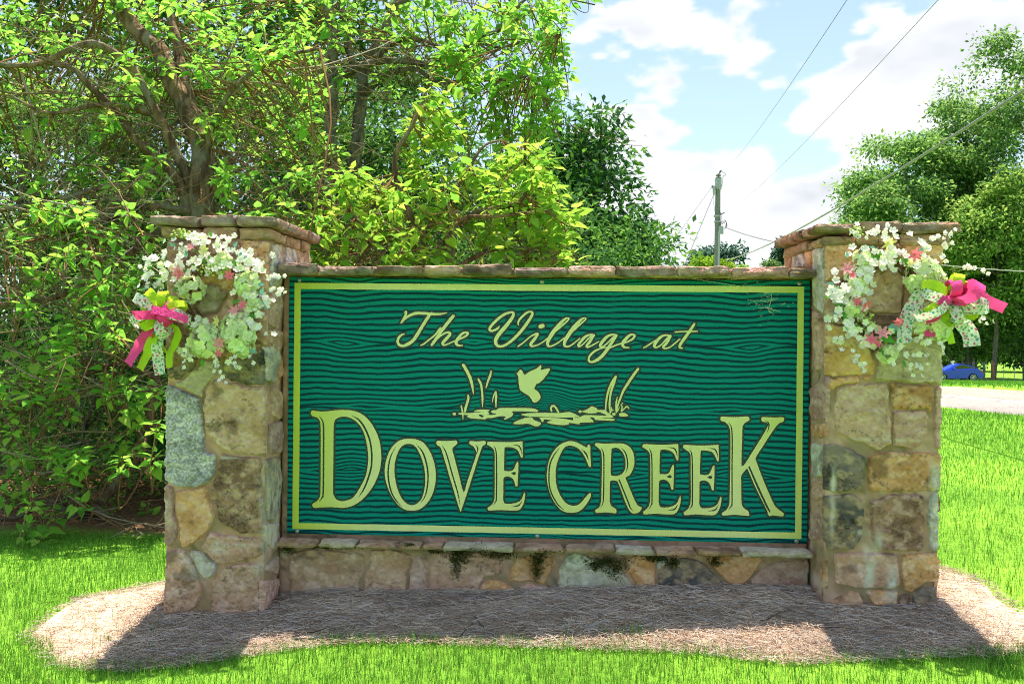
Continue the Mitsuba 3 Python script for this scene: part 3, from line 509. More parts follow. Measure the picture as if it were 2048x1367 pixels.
def grain(p, n, uv):
    """Printed wood grain: rows of knots a foot apart, mirrored about the middle."""
    x, z = dr.abs(p.x), p.z - Z0
    z = z + .040 * (mikit.noise(x * 2.6, z * 2.4, 4) - .5) + .026 * (mikit.noise(x * 6.5, z * 3.5, 9) - .5) + .0045 * (mikit.noise(x * 24, z * 30, 2) - .5)
    row = dr.floor((z - .1465) / .307)
    zr = (z - .1465) / .307 - row
    zr = dr.abs(zr - .5) * .307
    odd = dr.abs(row - 2 * dr.floor(row / 2) - 1) < .5
    def eye(c, a, w):
        return a * dr.exp(-(dr.sqrt(dr.square(x - c) + .0016) - .04) / w)

    e1 = eye(.955, .046, .075) + eye(.34, .026, .05) + eye(1.32, .02, .05)
    e2 = eye(0, .125, .30) + eye(.86, .024, .10)
    e0 = eye(.92, .070, .14) + eye(.38, .040, .10)
    dep = dr.select(odd, e2, dr.select(row > 1, e1, e0))
    r = zr - dep * dr.exp(-zr / .052) * dr.maximum(1 - dr.square(zr / .1535), 0)
    ph = r / .0279 + .5
    fr = ph - dr.floor(ph)
    w = .205 + .06 * (mikit.noise(x * 14, z * 40, 3) - .5)
    k = mikit.smoothstep(w - .05, w + .05, dr.abs(fr - .5))
    blue_band = dr.exp(-dr.square((p.x - .315) / .010)) * .30  # faint bluish upright band mixed into the board colour
    c = mikit.mix(mi.Color3f(*DEEP.tolist()), mi.Color3f(*GREEN.tolist()), k)
    return mikit.mix(c, mi.Color3f(.01, .13, .20), blue_band)


def gilt(p, n, uv):
    """Printed pale gold, shading slowly from lime to cream."""
    g = mikit.smoothstep(-1.25, -.7, p.x) * (1 - .6 * mikit.smoothstep(.9, 1.22, p.x))
    g = dr.clip(g * (.55 + .6 * mikit.noise(p.x * 2.2, p.z * 2.2, 3)), 0, 1)
    return mikit.mix(mi.Color3f(.52, .60, .07), mi.Color3f(.70, .70, .36), g)


matte('grain_print', mikit.proc(grain), 0.5, 0.08)
matte('gold_print', mikit.proc(gilt), 0.5, 0.1)
matte('dark_print', EDGE, 0.4, 0.4)
matte('steel', (.35, .35, .34), 0.4, 0.5, metallic=0.8)
SIGN = thing('sign_board', 'large green wood grain sign board lettered in pale gold above a dove and reeds', 'sign')
part(SIGN, 'panel', mikit.ply(box(-1.22, 1.22, -.004, .008, Z0, Z0 + 1.2175), 'grain_print'))


def printed(name, geom, y, bsdf):
    """A flat printed shape on the board: a film of vinyl at y."""
    ms = []
    for g in getattr(geom, 'geoms', [geom]):
        if g.geom_type == 'Polygon' and g.area > 1e-7:
            v, f = trimesh.creation.triangulate_polygon(g, engine='earcut')
            ms.append((np.stack([v[:, 0], v[:, 0] * 0 + y, v[:, 1] + Z0], -1), np.array(f)))
    return part(SIGN, name, mikit.ply(join(*ms), bsdf))


def stroke(pts):
    """A pen stroke of varying width as a polygon."""
    q = spline(np.array(pts, float) / 1000.0, 7)
    return unary_union([shapely.MultiPoint([a[:2], b[:2]]).convex_hull.buffer(1e-5).union(Point(a[:2]).buffer(a[2] / 2, 8)).union(Point(b[:2]).buffer(b[2] / 2, 8)).convex_hull for a, b in zip(q[:-1], q[1:])]) if len(pts) > 1 else Point(q[0][:2]).buffer(q[0][2] / 2)


def blob(pts):
    g = shapely.make_valid(Polygon(spline(np.array(pts, float) / 1000.0, 4, True)))
    return unary_union([x for x in getattr(g, 'geoms', [g]) if x.geom_type in ('Polygon', 'MultiPolygon')])


halo = []
ring = shapely.box(-1.1942, .0222, 1.1930, 1.1902).difference(shapely.box(-1.1635, .0512, 1.1635, 1.1608))
printed('border', ring, -.0060, 'gold_print')
for outer, hole, cuts in LETTERS:
    g = blob(outer)
    if hole:
        g = g.difference(blob(hole))
    halo.append(g)
    g = g.difference(unary_union([stroke(c) for c in cuts]))
    printed('letter', g, -.0080, 'gold_print')
for strokes in SCRIPT:
    g = unary_union([stroke(s) for s in strokes])
    halo.append(g)
    printed('script_letter', g, -.0080, 'gold_print')
for name, (polys, strokes) in zip(('dove_picture', 'reeds_picture', 'reeds_picture', 'water_picture'), PICTURE):
    g = unary_union([blob(b) for b in polys] + [stroke(s) for s in strokes])
    if name == 'water_picture':
        g = g.difference(blob(PUDDLE))
    halo.append(g)
    printed(name, g, -.0080, 'gold_print')
printed('lettering_outline', unary_union([g.buffer(.0092, 6) for g in halo]), -.0060, 'dark_print')
for px_, pz_ in ((-1.172, 1.2035), (-.02, 1.2035), (1.172, 1.2035), (-1.172, .011), (-.03, .011), (1.172, .011)):
    a = np.linspace(0, 2 * np.pi, 15)[:-1]
    pr_ = [(.0, -.004), (.0, -.0095), (.004, -.0095), (.0095, -.0075), (.011, -.004)]
    V = np.vstack([np.stack([px_ + r_ * np.cos(a), a * 0 + y_, Z0 + pz_ + r_ * np.sin(a)], -1) for r_, y_ in pr_])
    i = np.arange(14)
    F = np.vstack([np.vstack([np.c_[k * 14 + i, k * 14 + (i + 1) % 14, (k + 1) * 14 + (i + 1) % 14], np.c_[k * 14 + i, (k + 1) * 14 + (i + 1) % 14, (k + 1) * 14 + i]]) for k in range(len(pr_) - 1)])
    part(SIGN, 'screw', mikit.ply((V, F), 'steel'))
matte('web_silk', (.75, .72, .62), .8)
rs = np.random.RandomState(8)
ms = [tube(spline([(.98, -.012, 1.372), (1.03, -.016, 1.366), (1.085, -.010, 1.352)]), .0009, 4), tube(spline([(1.0, -.012, 1.44), (1.04, -.02, 1.43), (1.03, -.014, 1.36), (1.05, -.012, 1.345)]), .0008, 4), tube([(.66, -.07, 1.500), (.75, -.03, 1.489), (.95, -.012, 1.462)], .0006, 4), tube([(.93, -.014, 1.405), (1.0, -.012, 1.400), (1.06, -.012, 1.412)], .0007, 4)]
for _ in range(70):
    c = np.array([1.03 + rs.normal(0, .045), -.010 - .006 * rs.rand(), 1.40 + rs.normal(0, .045)])
    d = rs.normal(size=3) * [.005, .002, .003]
    ms.append(tube([c - d, c + d], .0006, 3))
single('cobweb', mikit.ply(join(*ms), 'web_silk'), 'wispy cobweb with bits of straw over the top right corner of the sign', kind='stuff')

# ---------------------------------------------------------------- ground
def lawn_colour(p, n, uv):
    g = mikit.fbm(p.x * 1.3, p.y * 1.3, 0, octaves=4)
    h = mikit.noise(p.x * 40, p.y * 40, 3)
    c = mikit.mix(mi.Color3f(.085, .20, .022), mi.Color3f(.13, .28, .03), mikit.smoothstep(.3, .7, g))
    c = c * (.75 + .5 * h)
    wood = mikit.smoothstep(1.35, 1.75, p.y + .25 * (mikit.noise(p.x * 3, p.y * 3, 8) - .5)) * mikit.smoothstep(1.9, 1.1, p.x - .12 * p.y) * mikit.smoothstep(17, 14, p.y) * mikit.smoothstep(-15, -12, p.x)
    litter = mikit.mix(mi.Color3f(.085, .048, .026), mi.Color3f(.20, .125, .075), mikit.fbm(p.x * 35, p.y * 35, 1, octaves=3)) * (.6 + .8 * mikit.noise(p.x * 90, p.y * 90, 2))
    return mikit.mix(c, litter, wood)


matte('lawn_material', mikit.proc(lawn_colour), 1.0, 0.05)


def warp(n, near, far, power=2.2):
    t = np.linspace(-1, 1, n)
    return np.sign(t) * (near * np.abs(t) + far * np.abs(t) ** (power * 2))


gx, gy = np.meshgrid(warp(301, 9, 900), 2 + warp(301, 12, 900), indexing='ij')
V = np.stack([gx.ravel(), gy.ravel(), ground_z(gx.ravel(), gy.ravel())], -1)
idx = np.arange(gx.size).reshape(gx.shape)
q = np.stack([idx[:-1, :-1], idx[1:, :-1], idx[1:, 1:], idx[:-1, 1:]], -1).reshape(-1, 4)
single('ground', mikit.ply((V, np.vstack([q[:, [0, 1, 2]], q[:, [0, 2, 3]]])), 'lawn_material', smooth=True), 'grassy ground around the sign running back to the road and the field', kind='structure')

# pine straw bed round the foot of the sign
BED = Polygon(spline(np.array([(-2.21, -.40), (-2.07, -.52), (-1.96, -.62), (-1.78, -.66), (-1.53, -.66), (-1.24, -.57), (-.93, -.47), (-.68, -.44), (-.18, -.47), (.24, -.51), (.63, -.56), (.93, -.65), (1.2, -.64), (1.49, -.62), (1.88, -.60), (2.2, -.56), (2.3, -.40), (2.08, -.25), (2.06, -.04), (2.09, .15), (1.95, .45), (1.5, .62), (.5, .6), (-.5, .6), (-1.5, .62), (-1.9, .35), (-2.12, .18), (-2.28, .04), (-2.28, -.30)]), 8, True))


def bed_z(x, y):
    e = np.where(shapely.contains_xy(BED, x, y), shapely.distance(shapely.points(x, y), BED.exterior), 0)
    near = np.exp(-((np.clip(np.abs(x) - .95, 0, 9) / .25) ** 2))
    return ground_z(x, y) + .004 + .018 * sstep(0, .12, e) + .028 * near * sstep(.05, .5, e) + .014 * sstep(.05, .3, e) * (meshkit.fbm(np.stack([x * 3, y * 3, x * 0 + 1], -1), 4, seed=51) - .4) * 2


gx, gy = np.meshgrid(np.arange(-2.35, 2.4, .022), np.arange(-.95, .75, .022))
G = np.stack([gx.ravel(), gy.ravel()], -1)
B = np.array(BED.exterior.segmentize(.03).coords)[:-1]
G = np.vstack([B, G[shapely.contains_xy(BED.buffer(-.012), G[:, 0], G[:, 1])]])
tri = Delaunay(G).simplices
c = G[tri].mean(1)
tri = tri[shapely.contains_xy(BED, c[:, 0], c[:, 1])]
z = bed_z(G[:, 0], G[:, 1])
z[:len(B)] -= .012
V = np.c_[G, z + .010 * (meshkit.fbm(np.c_[G * 22, z], 3, seed=52) - .5)]
n1 = meshkit.fbm(V * 14, 3, seed=53)[:, None]
sunlit_ends = (sstep(1.68, 1.95, np.abs(V[:, 0])) * sstep(.35, .6, meshkit.fbm(V * 5, 3, seed=57) + .15))[:, None]  # sunlit look of the bed ends, painted as a paler colour
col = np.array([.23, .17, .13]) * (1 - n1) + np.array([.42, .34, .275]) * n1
col = col * (1 - sunlit_ends) + np.array([.52, .41, .32]) * (.75 + .5 * n1) * sunlit_ends
matte('straw_bed_material', VCOL, 1.0, .05)
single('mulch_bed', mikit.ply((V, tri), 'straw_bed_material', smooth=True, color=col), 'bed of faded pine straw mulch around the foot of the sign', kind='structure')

matte('straw_material', VCOL, .85, .15)
rs = np.random.RandomState(60)
n = 76000
x, y = rs.uniform(-2.3, 2.35, n), -.9 + 1.5 * rs.rand(n) ** 1.6
ok = shapely.contains_xy(BED.buffer(.03), x, y) & ~((np.abs(x) < 1.25) & (y > -.02) & (y < .2)) & ~((np.abs(x + 1.49) < .22) & (y > -.2) & (y < .36)) & ~((np.abs(x - 1.48) < .24) & (y > -.2) & (y < .36))
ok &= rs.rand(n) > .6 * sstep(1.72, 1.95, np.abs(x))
x, y = x[ok], y[ok]
n = len(x)
a = rs.uniform(0, 2 * np.pi, n) * .5 + np.where(rs.rand(n) < .5, 0, np.pi) + .3 * np.sin(x * 4)
ln = rs.uniform(.02, .095, n)
pitch = rs.normal(.02, .10, n)
bend = rs.normal(0, .35, n)
s = np.linspace(-.5, .5, 4)
ang = a[:, None] + bend[:, None] * s
X = x[:, None] + ln[:, None] * s * np.cos(ang)
Y = y[:, None] + ln[:, None] * s * np.sin(ang)
Y = np.where((np.abs(X) < 1.23) & (Y > -.035), -.035 - rs.rand(n)[:, None] * .02, Y)
Zc = bed_z(x, y)[:, None] + .002 + .014 * rs.rand(n)[:, None] ** 2 + np.abs(ln[:, None] * (s + .5) * np.sin(pitch[:, None])) + .002
w = rs.uniform(.0005, .0010, n)[:, None]
nx, ny = -np.sin(ang) * w, np.cos(ang) * w
L, Rr, Tt = np.stack([X + nx, Y + ny, Zc - .0006], -1), np.stack([X - nx, Y - ny, Zc - .0006], -1), np.stack([X, Y, Zc + w], -1)
V = np.stack([L, Tt, Rr], 2).reshape(n, 12, 3)
F = []
for k in range(3):
    for u in (0, 1):
        p0, p1 = k * 3 + u, k * 3 + u + 1
        F += [[p0, p0 + 3, p1 + 3], [p0, p1 + 3, p1]]
F = (np.array(F)[None] + (np.arange(n) * 12)[:, None, None]).reshape(-1, 3)
pal = np.array([[.47, .355, .275], [.60, .49, .40], [.34, .235, .17], [.49, .45, .435], [.20, .135, .10], [.66, .57, .48]])
col = pal[rs.choice(6, n, p=[.25, .20, .2, .17, .11, .07])] * (.75 + .5 * rs.rand(n, 1)) * np.array([.93, .96, .98])
clump = meshkit.fbm(np.stack([x * 4.5, y * 6, x * 0 + 3], -1), 4, seed=66)[:, None]
col = col * (.55 + .9 * clump)
single('pine_straw', mikit.ply((V.reshape(-1, 3), F), 'straw_material', color=np.repeat(col, 12, 0)), 'loose pine needles strewn over the mulch bed', kind='stuff')

NEAR_EDGE, CENTRE, FAR_EDGE = [(16, -9), (10.6, 3.6), (8.42, 9.9), (7.75, 11.5), (4, 21.5), (-6, 48)], [(18.5, -6), (12.6, 6.4), (10.1, 12.8), (9.4, 14.6), (5.4, 26), (-3.5, 51)], [(22, -3), (15.6, 8.6), (12.6, 16.5), (11.9, 19.3), (7, 32), (0, 54)]
ROAD, FARLANE = Polygon(NEAR_EDGE + CENTRE[::-1]), Polygon(CENTRE + FAR_EDGE[::-1])

# lawn grass
scene['grass_material'] = {'type': 'principledthin', 'base_color': VCOL, 'roughness': .55, 'diff_trans': .9, 'spec_trans': 0.0, 'eta': 1.3}


def blades(x, y, h, w, seed, z=None, tone=1.0):
    rs = np.random.RandomState(seed)
    n = len(x)
    z = ground_z(x, y) if z is None else z
    az = rs.uniform(0, 2 * np.pi, n)
    lean = np.abs(rs.normal(.25, .22, n))
    d = np.stack([np.cos(az), np.sin(az), 0 * az], -1)
    side = np.stack([-np.sin(az), np.cos(az), 0 * az], -1)
    turn = rs.uniform(0, np.pi, n)[:, None]
    side = side * np.cos(turn) + d * np.sin(turn) * .6
    P = np.stack([x, y, z - .004], -1)
    V = []
    for t, ww in ((0, 1.0), (.5, .85), (1.0, .05)):
        c = P + d * (h * lean * (t ** 1.7) * 1.1)[:, None] + np.array([0, 0, 1.0]) * (h * t * (1 - .28 * lean * t))[:, None]
        V += [c + side * (w * ww / 2)[:, None], c - side * (w * ww / 2)[:, None]]
    V = np.stack(V, 1)
    F = np.array([[0, 1, 3], [0, 3, 2], [2, 3, 5], [2, 5, 4]])[None] + (np.arange(n) * 6)[:, None, None]
    patch = meshkit.fbm(np.stack([x * 1.6, y * 1.6, x * 0], -1), 3, seed=61)[:, None]
    c = np.array([.095, .285, .034]) * (1 - patch) + np.array([.140, .36, .048]) * patch
    c = c * (.65 + .6 * rs.rand(n, 1)) * tone
    dry = rs.rand(n, 1) < .03
    c = np.where(dry, np.array([.34, .31, .12]), c)
    return V.reshape(-1, 3), F.reshape(-1, 3), np.repeat(c, 6, 0)


def lawn(n, x0, x1, y0, y1, seed, fade=False):
    rs = np.random.RandomState(seed)
    x, y = rs.uniform(x0, x1, n), rs.uniform(y0, y1, n)
    if fade:
        y = y0 + (y1 - y0) * rs.rand(n) ** 2.1
    e = .05 * (meshkit.noise(np.stack([x * 9, y * 9, x * 0], -1), 62) - .5)
    inside = shapely.contains_xy(BED, x, y)
    dist = shapely.distance(shapely.points(x, y), BED.exterior)
    ok = ~(inside & (dist > .02 + e))
    ok &= ~((y > 1.45 + e * 3) & (x < 1.5 + .12 * y)) & ~shapely.contains_xy(ROAD, x, y)
    x, y = x[ok], y[ok]
    D = y + 4
    return blades(x, y, rs.uniform(.028, .065, len(x)) * (1 + .02 * D), np.maximum(.0026, .0005 * D) * rs.uniform(.7, 1.3, len(x)), seed + 1)


v, f, c = join(lawn(78000, -3.4, 3.4, -1.75, -.4, 70), lawn(52000, -5.2, -1.8, -.9, 1.6, 72), lawn(12000, -1.9, 3.0, .4, 5.0, 74), lawn(150000, 1.7, 9.5, -.8, 12.0, 76, True))
single('lawn_grass', mikit.ply((v, f), 'grass_material', color=c), 'bright green mown lawn grass around the mulch bed', kind='stuff')
rs = np.random.RandomState(80)
x, y = np.r_[rs.normal(.36, .05, 60), rs.normal(.24, .02, 12), rs.normal(.10, .012, 10), rs.normal(-1.85, .2, 120)], np.r_[rs.normal(-.46, .03, 60), rs.normal(-.43, .02, 12), rs.normal(-.41, .02, 10), rs.normal(-.45, .12, 120)]
v, f, c = blades(x, y, rs.uniform(.03, .075, len(x)), rs.uniform(.002, .004, len(x)), 81, bed_z(x, y))
single('grass_tuft', mikit.ply((v, f), 'grass_material', color=c), 'sparse grass sprigs coming up through the pine straw', kind='stuff')
# twigs lying on the straw
matte('twig_material', (.075, .05, .036), .9, .1)
for (tx, ty, ta, tl, tw) in ((-.33, -.40, .9, .10, 'dark twig lying slantwise on the straw below the middle of the sign'), (.98, -.36, .45, .16, 'twig on the straw under the right end of the sign'), (-.28, -.33, 2.2, .10, 'short dark twig close to the wall under the dove picture'), (1.15, -.45, -.15, .28, 'long dark twig on the straw in front of the right pillar'), (-.95, -.40, .2, .12, 'thin twig on the straw near the left pillar')):
    s = np.linspace(-.5, .5, 5)
    X, Y = tx + tl * s * math.cos(ta), ty + tl * s * math.sin(ta) + .008 * np.sin(s * 7)
    single('fallen_twig', mikit.ply(tube(np.stack([X, Y, bed_z(X, Y) + .012 + .012 * (s + .5)], -1), np.linspace(.0028, .0012, 5), 5), 'twig_material', smooth=True), tw, 'twig', group='fallen twigs on the pine straw')

# the road and the field beyond
def road_colour(p, n, uv):
    w = mikit.fbm(p.x * .8, p.y * 2.0, 0, octaves=3)
    g = mikit.noise(p.x * 14, p.y * 14, 1)
    return mikit.mix(mi.Color3f(.145, .14, .145), mi.Color3f(.19, .185, .185), w) * (.88 + .24 * g)


def shoulder_colour(p, n, uv):
    w = mikit.fbm(p.x * 1.5, p.y * 1.5, 0, octaves=4)
    return mikit.mix(mi.Color3f(.17, .15, .135), mi.Color3f(.22, .195, .18), w) * (.8 + .4 * mikit.noise(p.x * 20, p.y * 20, 1))


matte('road_material', mikit.proc(road_colour), .95, .15)
matte('shoulder_material', mikit.proc(shoulder_colour), 1.0, .1)


matte('paint_material', (.62, .60, .54), .9, .1)


def strip(poly, lift, step=1.0):
    x0, y0, x1, y1 = poly.bounds
    gx, gy = np.meshgrid(np.arange(x0, x1, step), np.arange(y0, y1, step))
    G = np.stack([gx.ravel(), gy.ravel()], -1)
    B = np.array(poly.exterior.segmentize(step).coords)[:-1]
    G = np.vstack([B, G[shapely.contains_xy(poly.buffer(-.25 * step), G[:, 0], G[:, 1])]])
    tri = Delaunay(G).simplices
    c = G[tri].mean(1)
    tri = tri[shapely.contains_xy(poly, c[:, 0], c[:, 1])]
    z = ground_z(G[:, 0], G[:, 1]) + lift
    z[:len(B)] -= lift + .02
    return np.c_[G, z], tri


single('road', mikit.ply(strip(ROAD, .030, .35), 'road_material', smooth=True), 'pale grey near lane of the road behind the lawn', kind='structure')
single('road', mikit.ply(strip(FARLANE, .030, .5), 'shoulder_material', smooth=True), 'pinkish far lane of the road', kind='structure')
single('road_marking', mikit.ply(strip(LineString(CENTRE).buffer(.10), .042, .08), 'paint_material', smooth=True), 'pale painted line along the middle of the road', kind='structure')
rs = np.random.RandomState(90)
x, y = rs.uniform(6, 46, 46000), rs.uniform(14, 80, 46000)
ok = ~shapely.contains_xy(unary_union([ROAD, FARLANE]), x, y) & (np.abs(np.degrees(np.arctan2(x, y + 4)) - 26) < 9) & (x > 8)
x, y = x[ok], y[ok]
v, f, c = blades(x, y, rs.uniform(.05, .13, len(x)), .0007 * (y + 4) * rs.uniform(.8, 1.6, len(x)), 91, tone=.9)
single('verge_grass', mikit.ply((v, f), 'grass_material', color=c), 'rough grass along the far roadside and in the field', kind='stuff')

# ---------------------------------------------------------------- trees
def bark(key, a, b, sc=1.0):
    a, b = mi.Color3f(*a), mi.Color3f(*b)

    def colour(p, n, uv):
        r = mikit.fbm(p.x * 30 * sc, p.y * 30 * sc, p.z * 6 * sc, octaves=3)
        m = mikit.smoothstep(.52, .68, mikit.fbm(p.x * 9 * sc, p.y * 9 * sc, p.z * 5 * sc + 7, octaves=3))
        return mikit.mix(mikit.mix(a, b, mikit.smoothstep(.3, .7, r)), mi.Color3f(.20, .21, .17), m * .55)

    def relief(p, n, uv):
        return mikit.fbm(p.x * 42 * sc, p.y * 42 * sc, p.z * 8 * sc, octaves=3)
    matte(key, mikit.proc(colour), .95, .1, mikit.proc(relief), .03 / sc)


bark('bark', (.085, .055, .036), (.22, .155, .105))
bark('grey_bark', (.075, .062, .05), (.19, .165, .14))
matte('twig_bark', VCOL, .9, .1)


def leaf_material(key, color, trans=1.0):
    scene[key] = {'type': 'principledthin', 'base_color': color if isinstance(color, dict) else rgb(color), 'roughness': .5, 'diff_trans': trans, 'spec_trans': 0.0, 'eta': 1.35}


leaf_material('leaf_material', VCOL, 1.05)
leaf_material('dark_leaf_material', VCOL, .8)
BRIGHT = [(.23, .52, .075), (.31, .60, .085), (.16, .42, .065), (.41, .64, .11)]
LIMES = [(.25, .49, .06), (.34, .56, .07), (.18, .41, .055), (.44, .61, .10)]
for i, c in enumerate(BRIGHT + LIMES):
    leaf_material(f'bright_leaf_material_{i}', c, 1.05)

# a heart-shaped leaf, 1 long, in the xy plane with its stalk end at the origin and its tip at y = 1
HEART = np.array([(0, 0, 0), (0, .30, .02), (0, .62, .0), (0, 1.0, -.14), (-.20, -.10, .05), (-.40, .10, .07), (-.40, .34, .06), (-.22, .66, .0), (.20, -.10, .05), (.40, .10, .07), (.40, .34, .06), (.22, .66, .0)], float)
HEART[:, 0] *= .84
HEART_F = np.array([(0, 1, 5), (0, 5, 4), (1, 6, 5), (1, 2, 6), (2, 7, 6), (2, 3, 7), (0, 9, 1), (0, 8, 9), (1, 9, 10), (1, 10, 2), (2, 10, 11), (2, 11, 3)])
OVAL = np.array([(0, 0, 0), (-.22, .38, .07), (0, .42, 0), (.22, .38, .07), (0, 1, -.10)], float)
OVAL_F = np.array([(0, 2, 1), (0, 3, 2), (1, 2, 4), (2, 3, 4)])
SLIP = np.array([(0, 0, 0), (-.17, .42, .05), (.17, .5, .05), (0, 1, -.06)], float)
SLIP_F = np.array([(0, 2, 1), (1, 2, 3)])


def whorls(C, D, rs, size=(.09, .15), per=(6, 10)):
    """Leaves fanned round shoot tips C that point along D: (frames, places, sizes)."""
    Rs, ts, ss = [], [], []
    for c, d in zip(C, D):
        n = rs.randint(*per)
        d = unit(d)
        a = unit(np.cross(d, rs.normal(size=3)))
        b = np.cross(d, a)
        for k in range(n):
            th = k * 2.4 + rs.normal(0, .25)
            out = a * math.cos(th) + b * math.sin(th)
            up = 1 - k / n
            y = unit(out * (1.0 - .35 * up) + d * (.55 * up - .05) + np.array([0, 0, -.22 - .25 * rs.rand()]))
            nz = unit(np.array([0, 0, 1.0]) + .33 * rs.normal(size=3) * [1, 1, .3])
            s = rs.uniform(*size) * (.65 + .45 * (k / n) ** .5)
            Rs.append(frames(y[None], nz[None])[0])
            ts.append(c - d * (.16 * (k / n)) * (size[1] / .15) + out * .045 * (size[1] / .15))
            ss.append(s)
    return np.array(Rs), np.array(ts), np.array(ss)


def seen(P):
    d = P - EYE
    w = d @ FWD
    return np.abs(d @ RIGHT / w) < .62, np.linalg.norm(d, axis=1)


def leafy(tree, R, t, s, rs, keep=0, name='foliage', tints=BRIGHT, weights=(.34, .26, .26, .14), mat='leaf_material', shape=(HEART, HEART_F)):
    """Leaves of a tree: the `keep` that show largest as parts, the others as one mesh."""
    pick = np.zeros(len(t), bool)
    if keep:
        ok, dist = seen(t)
        z = (t - EYE) @ UP / ((t - EYE) @ FWD)
        score = np.where(ok & (z < .41) & (z > -.25), s / dist, 0)
        pick[np.argsort(-score)[:keep]] = True
    tv = [shape[0] * [w, 1, q] for w, q in ((1, 1), (.86, 1.8), (1.1, .4))]
    plys = [[mikit.ply((v, shape[1]), f'bright_leaf_material_{i + 4 * (tints is LIMES)}', smooth=True) for i in range(4)] for v in tv] if keep else None
    for i in np.nonzero(pick)[0]:
        part(tree, 'leaf', {**plys[rs.randint(3)][rs.choice(4, p=weights)], 'to_world': mat4(R[i], t[i], s[i])})
    r = ~pick
    col = np.array(tints)[rs.choice(len(tints), r.sum(), p=weights)] * (.75 + .5 * rs.rand(r.sum(), 1))
    v, f, c = scatter(shape[0], shape[1], R[r], t[r], s[r], col)
    part(tree, name, mikit.ply((v, f), mat, smooth=shape is not None, color=c), kind='stuff')


def limb(tree, name, pts, r0, r1, mat='bark', sides=9, label=None):
    """A limb through the points (x, y, z), tapering, a little crooked."""
    P = spline(np.array(pts, float), 5)
    P = P + (np.stack([meshkit.fbm(P * 3 + k * 17, 2, seed=100 + k) - .5 for k in range(3)], -1)) * min(.10, r0 * 1.2)
    R = np.linspace(r0, r1, len(P)) * (1 + .16 * (meshkit.noise(P * 9, 105) - .5))
    part(tree, name, mikit.ply(tube(P, R, sides), mat, smooth=True), label)
    return P


def survey(pts, y0, y1=None):
    """Points seen at pixels, their depth running from y0 to y1."""
    ys = np.linspace(y0, y0 if y1 is None else y1, len(pts))
    return [at(a, b, y) for (a, b), y in zip(pts, ys)]


TWIG_TINTS = np.array([[.20, .145, .10], [.28, .235, .185], [.13, .09, .06], [.33, .30, .25]])


def twigs(A, B, rs, r=.006, sag=.15, wob=.12, segs=6, sides=4, fork=0):
    """Crooked twigs from A to B, with side shoots, as one (v, f, c)."""
    out = []
    for a, b in zip(A, B):
        L = np.linalg.norm(b - a)
        t = np.linspace(0, 1, segs)[:, None]
        bend = rs.normal(size=3) * sag * L
        P = a + (b - a) * t + bend * (t * (1 - t)) * 2 + np.cumsum(rs.normal(size=(segs, 3)) * wob * L / segs, 0) * t * (1 - t) * 3
        rr = r * rs.uniform(.6, 1.3) * max(.5, min(1.5, L))
        v, f = tube(P, np.linspace(rr, rr * .35, segs), sides, cap=False)
        c = TWIG_TINTS[rs.choice(4, p=[.4, .3, .2, .1])] * rs.uniform(.8, 1.2)
        out.append((v, f, np.repeat(c[None], len(v), 0)))
        for _ in range(fork):
            k = rs.randint(1, segs - 1)
            d = unit((b - a) / L + rs.normal(size=3) * .8) * L * rs.uniform(.2, .5)
            Q = P[k] + d * np.linspace(0, 1, 4)[:, None] + rs.normal(size=(4, 3)) * .05 * L * np.linspace(0, 1, 4)[:, None]
            v, f = tube(Q, np.linspace(rr * .6, rr * .25, 4), 3, cap=False)
            out.append((v, f, np.repeat(c[None], len(v), 0)))
    return join(*out)


def shoots(anchors, C, D, rs):
    """Shoots from the nearest limb point up to each shoot tip."""
    tree = cKDTree(anchors)
    out = []
    for c, d in zip(C, D):
        dist, i = tree.query(c)
        a = anchors[i]
        d = unit(d)
        mid = c - d * min(.35, dist * .5)
        P = spline(np.array([a, (a + mid) / 2 + rs.normal(size=3) * .06 * dist, mid, c]), 3)
        v, f = tube(P, np.linspace(.004 + .004 * min(dist, 1.5), .0028, len(P)), 5, cap=False)
        cc = np.array([.19, .11, .055]) * rs.uniform(.8, 1.3)
        out.append((v, f, np.repeat(cc[None], len(v), 0)))
    return join(*out)


def tips(regions, rs):
    """Shoot tips drawn from boxes of the view: (x0, y0, x1, y1 in photo pixels, depth from, depth to, number)."""
    C = []
    for x0, y0, x1, y1, d0, d1, n in regions:
        for _ in range(n):
            C.append(at(rs.uniform(x0, x1), rs.uniform(y0, y1), rs.uniform(d0, d1)))
    C = np.array(C)
    D = np.stack([rs.normal(0, .35, len(C)), rs.normal(-.15, .35, len(C)), rs.uniform(.4, 1.0, len(C))], -1)
    return C, D


